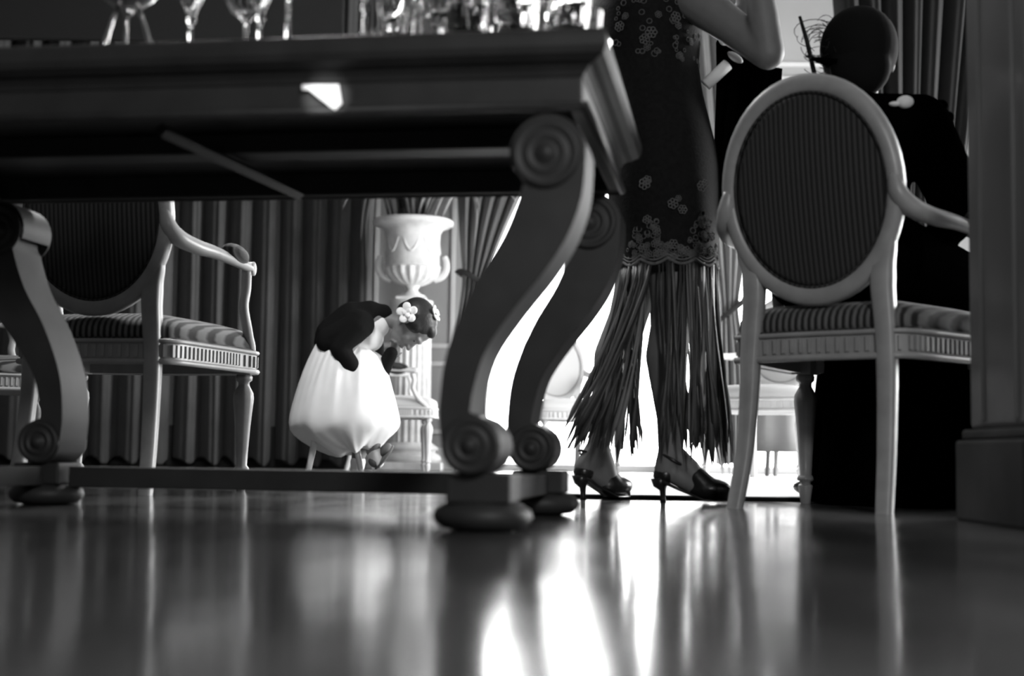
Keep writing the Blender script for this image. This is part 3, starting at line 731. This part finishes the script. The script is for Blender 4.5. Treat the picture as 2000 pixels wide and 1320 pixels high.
b.chain([(G(639, 668), .058), (G(652, 656), .082), (G(690, 628), .088), (G(722, 616), .066), (G(748, 612), .042)])
for dy in (-1, 1):
    b.cap(G(685, 634), .082, G(704, 634, .085 * dy), .062); b.cap(G(640, 668), .054, G(641, 668, .075 * dy), .050); b.cap(G(643, 664, .07 * dy), .054, G(700, 636, .085 * dy), .060)
b.chain([(G(700, 640, -.10), .056), (G(664, 682, -.125), .042), (G(684, 712, -.118), .040), (G(706, 742, -.09), .030)])
b.flesh('bolero', 'black_knit', girl, .006, 5)
b = MBO(GO); b.chain([(G(728, 640, .09), .044), (G(740, 758, .02), .036), (G(747, 724, -.01), .034), (G(764, 690, -.02), .030)]); b.flesh('sleeve', 'black_knit', girl, .006, 4)
# hair, eyes, flowers, shoes
b = MBO(GO); H = .205
b.ell(HL(0, -.07, .13), (.39 * H, .475 * H, .405 * H), 24, 16, hrot); b.ell(HL(.0, -.36, .0), (.25 * H, .15 * H, .26 * H), 18, 12, hrot)
b.ell(HL(.24, .02, .06), (.16 * H, .26 * H, .22 * H), 14, 10, hrot); b.ell(HL(-.24, .02, .06), (.16 * H, .26 * H, .22 * H), 14, 10, hrot); b.ell(HL(0, .22, .34), (.24 * H, .18 * H, .13 * H), 14, 10, hrot)
b.flesh('hair', 'hair', girl, .005, 3)
for s_ in (-1, 1):
    b = MBO(GO); b.ell(HL(s_ * .15, .405, -.035), (.035 * H, .02 * H, .018 * H), 10, 8, hrot); b.build('eye', 'eye', girl)
b = MBO(GO); b.ell(HL(0, .455, -.318), (.075 * H, .025 * H, .016 * H), 10, 8, hrot); b.build('lips', 'lips', girl)
def flower(c, nrm, rad, name):
    nrm = Vector(nrm).normalized(); q = Vector((0, 0, 1)).rotation_difference(nrm); b = MBO(GO)
    for k in range(5):
        a = 2 * PI * k / 5 + .35; p = Vector(c) + q @ Vector((rad * .62 * math.cos(a), rad * .62 * math.sin(a), 0))
        b.ell(p, (rad * .44, rad * .40, rad * .16), 14, 9, q.to_matrix() @ Matrix.Rotation(a, 3, 'Z') @ Matrix.Rotation(-.3, 3, 'Y'))
    for k in range(3):
        a = 2 * PI * k / 3 + .8; p = Vector(c) + q @ Vector((rad * .2 * math.cos(a), rad * .2 * math.sin(a), rad * .18))
        b.ell(p, (rad * .30, rad * .24, rad * .12), 12, 8, q.to_matrix() @ Matrix.Rotation(a, 3, 'Z') @ Matrix.Rotation(-.5, 3, 'Y'))
    o = b.build(name, 'petal', girl); o['label'] = 'white flower in the hair'
flower(G(795, 611, -.098), (-.05, -1, .1), .045, 'hair_flower')
flower(G(851, 612, -.02), (.95, -.25, .25), .036, 'hair_flower')
def girl_shoe(heel, toe, upv):
    heel = Vector(heel); toe = Vector(toe); d = (toe - heel); L_ = d.length; d.normalize(); u = Vector(upv); u = (u - d * u.dot(d)).normalized(); s_ = d.cross(u); rot = Matrix((s_, d, u)).transposed()
    b = MBO(GO); b.ell((heel + toe) / 2, (.032, L_ * .52, .012), 20, 10, rot); so = b.build('shoe', 'shoe_brown', girl)
    b = MBO(GO); b.ell(heel + d * L_ * .72 + u * .016, (.028, L_ * .28, .022), 16, 10, rot); b.ell(heel + d * L_ * .15 + u * .022, (.026, L_ * .16, .026), 14, 9, rot); b.build('upper', 'shoe_brown', so)
girl_shoe(G(733, 916, -.06), G(768, 871, -.06), (-.75, -.2, .65))
girl_shoe(G(690, 932, .05), G(728, 936, .05), (0, 0, 1))
for (p, q) in ((G(738, 902, -.06), G(732, 886, -.06)), (G(697, 922, .05), G(699, 902, .05))):
    b = MBO(GO); b.cap(p, .027, q, .033); b.build('sock', 'white_cloth', girl)
tag(girl, 'girl in a white dress and black bolero bending forward, flowers in her hair', 'person')
# her low stool
st = empty('stool', (G(652, 900).x, YG + .02, 0))
zt_ = .265
mb = MB(); mb.lathe([(.14, zt_ - .03), (.15, zt_ - .02), (.15, zt_ - .006), (.14, zt_), (.01, zt_)], n=32); mb.build('stool_seat', 'chair_white', st)
for k in range(4):
    a = PI / 4 + k * PI / 2 + .15; mb = MB(); mb.tube([(.10 * math.cos(a), .10 * math.sin(a), zt_ - .025), (.165 * math.cos(a), .165 * math.sin(a), 0)], [.015, .011], 8); mb.build('leg', 'chair_white', st)
tag(st, 'low white stool with splayed legs under the girl in white', 'stool')

# ---------------- the standing woman in the fringed lace dress
YW = 3.70
Q = lambda px, py, dy=0.: W(px, py, YW + dy)
wom = empty('person', (Q(1275, 900).x, YW, 0)); WO = wom.location.copy()
b = MBO(WO)
hipR, hipL = Q(1312, 372, -.055), Q(1296, 372, .06)
kR, kL = Q(1312, 620, -.055), Q(1226, 622, .05)
aR, aL = Q(1308, 880, -.08), Q(1168, 872, .06)
b.chain([(Q(1298, 350), .125), (Q(1286, 250), .115), (Q(1268, 150), .105), (Q(1266, 60), .112), (Q(1272, -20), .105), (Q(1292, -75), .055), (Q(1302, -115), .048)])
b.chain([(hipR, .078), (kR, .052), (lerp(kR, aR, .3) + Vector((-.012, 0, 0)), .055), (lerp(kR, aR, .75), .036), (aR, .030)])
b.chain([(hipL, .078), (kL, .052), (lerp(kL, aL, .3) + Vector((-.012, 0, 0)), .055), (lerp(kL, aL, .75), .036), (aL, .030)])
def foot(b, ank, heel, ball, toe):
    b.cap(ank, .030, heel, .028); b.cap(ank, .030, lerp(ank, ball, .6) + Vector((0, 0, .012)), .027); b.cap(lerp(ank, ball, .6) + Vector((0, 0, .008)), .027, ball, .026); b.cap(heel, .024, ball, .026); b.cap(ball, .027, toe, .016)
fR = (aR, Vector((.392, 3.62, .082)), Vector((.490, 3.605, .033)), Vector((.530, 3.60, .022)))
fL = (aL, Vector((.196, 3.76, .085)), Vector((.268, 3.80, .034)), Vector((.300, 3.825, .022)))
foot(b, *fR); foot(b, *fL)
shR, elR, wrR = Q(1358, 0, -.10), Q(1500, 104, -.22), Q(1472, -95, -.26)
b.chain([(Q(1285, -25, 0), .085), (shR, .058), (lerp(shR, elR, .5), .047), (elR, .042), (lerp(elR, wrR, .35), .040), (wrR, .026)])
hand_parts(b, wrR, Vector((-.3, -.1, 1)), Vector((-1, 0, .1)), .17, .8)
shL, elL, wrL = Q(1340, -5, .16), Q(1470, 70, .2), Q(1450, -80, .1)
b.chain([(Q(1285, -25, 0), .085), (shL, .056), (elL, .040), (wrL, .025)])
hand_parts(b, wrL, Vector((-.2, -.4, .9)), Vector((-1, 0, 0)), .17, .8)
WHO = Q(1322, -185); HLw, wrot = head_parts(b, WHO, Vector((.96, .2, -.15)), Vector((.1, 0, 1)), .225)
b.flesh('body', 'skin', wom, .006, 4)
b = MBO(WO); H = .225
b.ell(HLw(0, -.08, .13), (.42 * H, .50 * H, .44 * H), 22, 14, wrot); b.ell(HLw(0, -.36, -.12), (.34 * H, .22 * H, .38 * H), 16, 12, wrot); b.ell(HLw(0, .2, .36), (.28 * H, .2 * H, .14 * H), 14, 10, wrot)
b.flesh('hair', 'hair', wom, .006, 3)
for s_ in (-1, 1):
    b = MBO(WO); b.ell(HLw(s_ * .13, .42, -.03), (.035 * H, .02 * H, .018 * H), 10, 8, wrot); b.build('eye', 'eye', wom)
b = MBO(WO); b.ell(HLw(0, .455, -.318), (.075 * H, .025 * H, .018 * H), 10, 8, wrot); b.build('lips', 'lips', wom)
# lace dress, one loft: (py, left px, right px, half depth)
DR = [(540, 1218, 1398, .125), (515, 1214, 1399, .13), (470, 1205, 1403, .142), (430, 1197, 1404, .152), (380, 1188, 1405, .160), (330, 1184, 1403, .165), (280, 1182, 1396, .160), (230, 1178, 1384, .150), (180, 1172, 1371, .135), (130, 1166, 1364, .125), (80, 1160, 1368, .135), (30, 1158, 1374, .142), (-20, 1170, 1372, .135), (-60, 1200, 1362, .11), (-82, 1240, 1345, .07)]
zs = lambda py: W(1290, py, YW).z
DT = sorted([(zs(py), W(l, py, YW).x, W(r_, py, YW).x, d) for (py, l, r_, d) in DR])
def dress_pt(z, a, k=1.0):
    l, r_, d = interp(DT, z); return Vector(((l + r_) / 2 + k * (r_ - l) / 2 * math.cos(a), YW + k * d * math.sin(a), z))
b = MBO(WO); R_ = []
for i in range(40):
    z = lerp(DT[0][0], DT[-1][0], i / 39); R_.append([dress_pt(z, 2 * PI * j / 48, 1 + .012 * math.sin(5 * 2 * PI * j / 48 + z * 9) * math.sin(z * 11)) for j in range(48)])
b.rings(R_); b.build('dress', 'lace_black', wom)
# lace appliques facing outwards
def a_for(px, py):
    z = zs(py); l, r_, d = interp(DT, z); x = W(px, py, YW).x; c = max(-.97, min(.97, (x - (l + r_) / 2) / ((r_ - l) / 2)))
    return z, -math.acos(c)
def lace_flower_mesh(rad):
    mb = MB()
    for k in range(6):
        a = 2 * PI * k / 6; mb.tube([(rad * .55 * math.cos(a) + rad * .33 * math.cos(t), rad * .55 * math.sin(a) + rad * .33 * math.sin(t), rad * .12) for t in [2 * PI * q / 9 for q in range(9)]], rad * .11, 5, loop=True)
    mb.tube([(rad * .26 * math.cos(t), rad * .26 * math.sin(t), rad * .2) for t in [2 * PI * q / 9 for q in range(9)]], rad * .12, 5, loop=True)
    return mb
lfm = lace_flower_mesh(1.0).build('lace_flower', 'lace'); LFM = lfm.data; bpy.data.objects.remove(lfm)
def lace_flower(px, py, rad):
    z, a = a_for(px, py); p = dress_pt(z, a, 1.012); n = (dress_pt(z, a, 1.2) - dress_pt(z, a, 1.0)).normalized()
    o = bpy.data.objects.new('lace_flower', LFM); COL.objects.link(o); o.parent = wom; o.location = p - WO; o.scale = (rad,) * 3
    o.rotation_euler = (Vector((0, 0, 1)).rotation_difference(n) @ Quaternion((0, 0, 1), random.uniform(0, 6))).to_euler()
rl = random.Random(5)
for (px, py, r_) in ((1250, 380, .017), (1254, 374, .013), (1301, 418, .015), (1319, 428, .013), (1311, 408, .009), (1355, 382, .015), (1362, 376, .012), (1249, 497, .014), (1303, 492, .014), (1320, 503, .013), (1353, 497, .015), (1376, 500, .012), (1281, 505, .012), (1336, 508, .011),
                     (1250, 105, .015), (1262, 93, .017), (1255, 120, .010), (1308, 62, .016), (1313, 76, .011), (1318, 130, .011), (1322, 136, .008), (1205, 78, .015), (1300, 10, .015), (1310, 6, .012), (1240, 30, .013), (1198, 4, .015), (1345, 30, .013), (1275, 60, .010), (1215, 60, .010), (1340, 100, .011)):
    lace_flower(px, py, r_)
for tri in (1256, 1362):
    for k in range(15):
        t = rl.random() ** .7; lace_flower(tri + rl.uniform(-1, 1) * (6 + 34 * t), 440 + 70 * t, rl.uniform(.008, .013))
for k in range(16): lace_flower(rl.uniform(1228, 1390), rl.uniform(490, 516), rl.uniform(.008, .013))
b = MB()
for k in range(170):
    if rl.random() < .62:
        t = rl.random() ** .7; cxx = rl.choice((1256, 1362, 1256, 1362, 1310)); px = cxx + rl.uniform(-1, 1) * (8 + 36 * t); py = 430 + 84 * t
        if cxx == 1310: py = 495 + 20 * t
    else: px, py = rl.uniform(1195, 1370), rl.uniform(-20, 135)
    z, a = a_for(px, py); p = dress_pt(z, a, 1.008) - WO; n = (dress_pt(z, a, 1.2) - dress_pt(z, a, 1.0)).normalized(); q = Vector((0, 0, 1)).rotation_difference(n); rr = rl.uniform(.004, .008)
    b.tube([p + q @ Vector((rr * math.cos(2 * PI * j / 8), rr * math.sin(2 * PI * j / 8), 0)) for j in range(8)], .0014, 4, loop=True)
o = b.build('lace_pattern', 'lace', wom); o['kind'] = 'stuff'
for (dz, rad, k_) in ((0, .0045, 1.03), (.010, .003, 1.02), (.018, .002, 1.015)):
    b = MBO(WO); z0 = zs(527); pts = []
    for j in range(160):
        a = 2 * PI * j / 160; pts.append(dress_pt(z0 + dz + .014 * (1 - abs(math.sin(a * 5.5))), a, k_))
    b.tube(pts, rad, 6, loop=True); b.build('lace_hem', 'lace', wom)
# fringe, each strand its own piece
rf = random.Random(23)
c_top = ((interp(DT, zs(525))[0] + interp(DT, zs(525))[1]) / 2)
ns = 0
def strand(a, bx, by, zb, wd, m):
    top_ = dress_pt(zs(522), a, 1.0); bot = Vector((bx, by, zb)); pts = []; rad = []
    out = Vector((math.cos(a), math.sin(a), 0)); nseg = 9; s1, s2 = rf.uniform(-1, 1), rf.uniform(0, 6)
    for k in range(nseg + 1):
        t = k / nseg; p = top_.lerp(bot, t); p = p + out * (.02 * math.sin(PI * t)) + Vector((.006 * s1 * math.sin(6 * t + s2), .006 * math.cos(7 * t + s2), 0)) * t
        p.x = lerp(top_.x, bot.x, t ** 1.35) + .007 * s1 * math.sin(7 * t + s2) * t; pts.append(p); rad.append(wd * interp([(0, 1), (.7, 1), (.86, 1.7), (.93, 1.3), (1, .15)], t)[0] * (1 + .3 * math.sin(11 * t + s2)))
        g_ = .007 * min(1, max(0, (t - .06) / .3)); dx = p.x - XG
        if abs(dx) < 2 * g_: p.x = XG + (1 if dx > 0 else -1) * (g_ + abs(dx) / 2)
    b = MBO(WO); b.tube(pts, rad, 5, .35, up=Vector((math.cos(s2), math.sin(s2), .1))); b.build('fringe_strand', m, wom)
def keep_out(px): return 1247 < px < 1275
XG = W(1259, 700, YW).x
while ns < 165:
    if rf.random() < .46:
        a = PI + rf.uniform(-1.15, 1.15); bpx = lerp(1090, 1256, rf.random() ** .68)
    else:
        a = rf.uniform(-1.9, 1.9); k_ = .5 + .5 * math.sin(max(-1.57, min(1.57, (math.cos(a) - .33) * 1.6))); bpx = lerp(1261, 1442, min(1, max(0, k_ * .75 + .25 * rf.random())))
    c_, s_ = math.cos(a), math.sin(a)
    b_py = rf.uniform(835, 905) + (8 if bpx > 1330 else 0) - (14 if bpx < 1140 else 0)
    p = W(bpx, b_py, YW + .19 * s_); strand(a, p.x, p.y, p.z, rf.uniform(.0030, .0068), 'fringe_pale' if rf.random() < .3 else 'fringe'); ns += 1
# shoes
def heel_shoe(f, nm):
    ank, heel, ball, toe = [Vector(p) for p in f]; d = (toe - heel); d.z = 0; d.normalize(); s_ = Vector((-d.y, d.x, 0))
    sh = empty(nm); sh.parent = wom; sh.location = (0, 0, 0)
    hb = heel - d * .012
    b = MBO(WO)
    R_ = []
    for (p, hw, zt_, zb_) in ((hb - d * .014 + Vector((0, 0, -.030)), .010, .018, 0), (heel + Vector((0, 0, -.036)), .024, .016, 0), (lerp(heel, ball, .35) + Vector((0, 0, -.034)), .021, .012, 0), (lerp(heel, ball, .7) + Vector((0, 0, -.030)), .026, .010, 0), (Vector((ball.x, ball.y, .006)), .035, .008, 0), (Vector((toe.x, toe.y, .006)), .026, .008, 0), (Vector((toe.x, toe.y, .006)) + d * .024, .006, .006, 0)):
        R_.append([p - s_ * hw, p + s_ * hw, p + s_ * hw + Vector((0, 0, zt_ * .6)), p - s_ * hw + Vector((0, 0, zt_ * .6))])
    b.rings(R_); b.build('sole', 'shoe_black', sh, bevel=.003)
    b = MBO(WO); b.tube([hb + Vector((0, 0, -.020)), hb + Vector((0, 0, -.038)) + d * .002, Vector((hb.x, hb.y, .032)) + d * .007, Vector((hb.x, hb.y, .010)) + d * .008, Vector((hb.x, hb.y, 0)) + d * .008], [.024, .019, .0085, .0065, .0085], 12); b.build('stiletto_heel', 'shoe_black', sh)
    b = MBO(WO); rot = Matrix((s_, d, Vector((0, 0, 1)))).transposed()
    b.ell(lerp(ball, toe, .3) + Vector((0, 0, .006)), (.036, .056, .028), 18, 12, rot); b.cap(lerp(heel, ball, .80) + Vector((0, 0, .022)), .028, ball + Vector((0, 0, .008)), .034); b.cap(toe, .020, toe + d * .018 - Vector((0, 0, .006)), .010)
    b.flesh('vamp', 'shoe_black', sh, .004, 3)
    b = MBO(WO); b.ell(heel + Vector((0, 0, -.012)), (.027, .030, .024), 16, 10, rot); b.build('heel_cup', 'shoe_black', sh)
    b = MBO(WO); pts = []
    for k in range(20):
        a = 2 * PI * k / 20; pts.append(heel + d * (.020 + .033 * math.cos(a)) + s_ * (.030 * math.sin(a)) + Vector((0, 0, .026 - .018 * math.cos(a))))
    b.tube(pts, .004, 6, loop=True); b.build('ankle_strap', 'shoe_black', sh)
    sh['label'] = 'black slingback high heel'
heel_shoe(fR, 'high_heel_shoe'); heel_shoe(fL, 'high_heel_shoe')
tag(wom, 'standing woman in a dark lace dress with long fringe and black high heels', 'person')
# black shawl hanging from her elbow and rolled paper
sw = empty('shawl', Q(1455, 150, -.02)); SO = sw.location.copy(); b = MBO(SO)
R_ = []
for i, (py, l, r_) in enumerate(((96, 1402, 1516), (140, 1404, 1524), (200, 1403, 1520), (300, 1400, 1500), (380, 1398, 1490), (440, 1402, 1480))):
    row = []
    for j in range(29):
        u = j / 28; p = Q(lerp(l, r_, u), py + (-20 + 62 * u if i == 0 else 0), .03); p.y += .030 * math.sin(u * 17 + i * .3) ; row.append(p)
    back = [p + Vector((0, .035, 0)) for p in reversed(row)]; R_.append(row + back)
b.rings(R_); b.build('shawl_drape', 'black_cloth', sw)
tag(sw, 'black shawl hanging from the bent elbow of the standing woman', 'shawl')
pr = empty('rolled_paper', Q(1405, 142, -.06)); b = MBO(pr.location); b.tube([Q(1378, 166, -.07), Q(1421, 126, -.07)], .016, 16); b.build('paper_roll', 'paper', pr)
b = MBO(pr.location); b.ell(Q(1436, 112, -.07), (.024, .012, .010), 12, 8, Matrix.Rotation(.6, 3, 'Y')); b.build('end_cap', 'trim', pr)
tag(pr, 'short pale roll tucked under the standing woman’s bent arm', 'paper roll')

# ---------------- the seated woman in black
SWp = Vector((.80, 3.42, 0)); seatw = empty('person', (SWp.x, SWp.y, 0)); SO2 = seatw.location.copy()
fd = Vector((math.sin(math.radians(38)), math.cos(math.radians(38)), 0)); rt_ = Vector((fd.y, -fd.x, 0))
S = lambda r_, f, z: SWp + rt_ * r_ + fd * f + Vector((0, 0, z))
HSO = W(1677, 112, 3.42)
b = MBO(SO2)
hipc = S(.02, -.04, .585)
b.chain([(hipc, .135), (S(.03, -.05, .68), .125), (S(.04, -.05, .80), .135), (S(.04, -.04, .88), .11), (S(.03, -.02, .95), .055), (HSO + Vector((0, 0, -.06)), .052)])
for s_ in (-1, 1):
    b.cap(S(.04, -.04, .88), .10, S(.04 + s_ * .165, -.03, .895), .055)
    b.chain([(hipc + rt_ * s_ * .08, .095), (S(.02 + s_ * .11, .38, .545), .072), (S(.02 + s_ * .10, .42, .30), .052), (S(.02 + s_ * .09, .40, .10), .034)])
    b.cap(S(.02 + s_ * .09, .40, .07), .034, S(.02 + s_ * .10, .52, .032), .026)
    el = S(.04 + s_ * .235, .02, .715); wr_ = S(.02 + s_ * .16, .22, .69)
    b.chain([(S(.04 + s_ * .165, -.03, .895), .055), (el, .045), (wr_, .030)])
    hand_parts(b, wr_, fd * 1 - rt_ * s_ * .4, Vector((0, 0, -1)), .17, .4)
hfw = Vector((.18, .97, -.02)); HLs, srot = head_parts(b, HSO, hfw, Vector((0, 0, 1)), .22)
b.flesh('body', 'skin', seatw, .006, 4)
b = MBO(SO2); H = .22
for s_ in (-1, 1):
    b.cap(S(.04, -.04, .885), .112, S(.04 + s_ * .165, -.03, .90), .070); b.chain([(S(.04 + s_ * .17, -.03, .895), .070), (S(.04 + s_ * .235, .02, .715), .062), (S(.02 + s_ * .17, .20, .69), .048)])
    b.cap(hipc + rt_ * s_ * .08, .125, S(.02 + s_ * .11, .40, .55), .105)
b.chain([(hipc, .148), (S(.03, -.05, .68), .140), (S(.04, -.05, .80), .148), (S(.04, -.04, .88), .125)])
b.flesh('jacket', 'black_cloth', seatw, .007, 4)
# skirt falling to the floor
b = MBO(SO2); R_ = []; N = 64
for (z, cf, cr, rr, rf_) in ((.60, .26, .02, .19, .17), (.50, .30, .02, .215, .19), (.36, .33, .02, .225, .185), (.20, .335, .025, .25, .20), (.07, .34, .03, .27, .225), (.004, .34, .03, .275, .23)):
    ring = []
    for j in range(N):
        a = 2 * PI * j / N; q = 1 + .04 * math.sin(11 * a + z * 3) * (1 - z)
        ring.append(S(cr + rr * q * math.cos(a), cf + rf_ * q * math.sin(a), z))
    R_.append(ring)
b.rings(R_); b.build('long_skirt', 'black_cloth', seatw)
# dark cap, brim and veil
b = MBO(SO2); b.ell(HLs(0, -.06, .08), (.43 * H, .50 * H, .47 * H), 26, 16, srot); b.ell(HLs(0, -.30, -.20), (.33 * H, .24 * H, .33 * H), 18, 12, srot); b.flesh('hat', 'black_knit', seatw, .006, 4)
b = MBO(SO2); P = [W(1640, 126, 3.36), W(1600, 118, 3.38), W(1574, 110, 3.40)]; b.tube(P, [.035, .022, .006], 10, .3, up=Vector((0, 0, 1))); b.build('hat_brim', 'black_cloth', seatw)
b = MBO(SO2); b.tube([W(1562, 32, 3.42), W(1576, 80, 3.42), W(1592, 150, 3.42)], [.004, .0055, .006], 8); b.build('hat_quill', 'black_satin', seatw)
rv = random.Random(31); b = MBO(SO2)
for k in range(46):
    t0, t1 = rv.uniform(0, 2 * PI), rv.uniform(1.0, 2.6); cpx, cpy, ra, rb_ = rv.uniform(1588, 1625), rv.uniform(60, 120), rv.uniform(18, 42), rv.uniform(14, 38); dy = rv.uniform(-.06, .06)
    pts = [W(cpx + ra * math.cos(t0 + t1 * j / 7), cpy + rb_ * math.sin(t0 + t1 * j / 7), 3.42 + dy + .03 * math.sin(j * .8)) for j in range(8)]
    b.tube(pts, .0010, 4)
o = b.build('hat_veil', 'black_satin', seatw); o['kind'] = 'stuff'
b = MBO(SO2); b.ell(W(1768, 199, 3.22), (.020, .015, .015)); b.ell(W(1748, 203, 3.22), (.014, .009, .006), 10, 8); o = b.build('shoulder_flower', 'petal', seatw); o['label'] = 'small white flower on the shoulder'
b = MBO(SO2)
for k in range(7):
    p = W(1838 + 12 * math.sin(k * 1.9), 208 + 22 * k, 3.28); b.ell(p, (.016, .02, .016), 10, 7)
b.build('sleeve_ruffle', 'black_cloth', seatw)
b = MBO(SO2); p = S(-.09, .53, .0); b.ell(W(1588, 951, 3.95), (.055, .05, .024), 16, 10); b.build('shoe', 'shoe_black', seatw)
tag(seatw, 'person in black with a dark hat and veil seated on the right armchair', 'person')
bpy.context.view_layer.update()
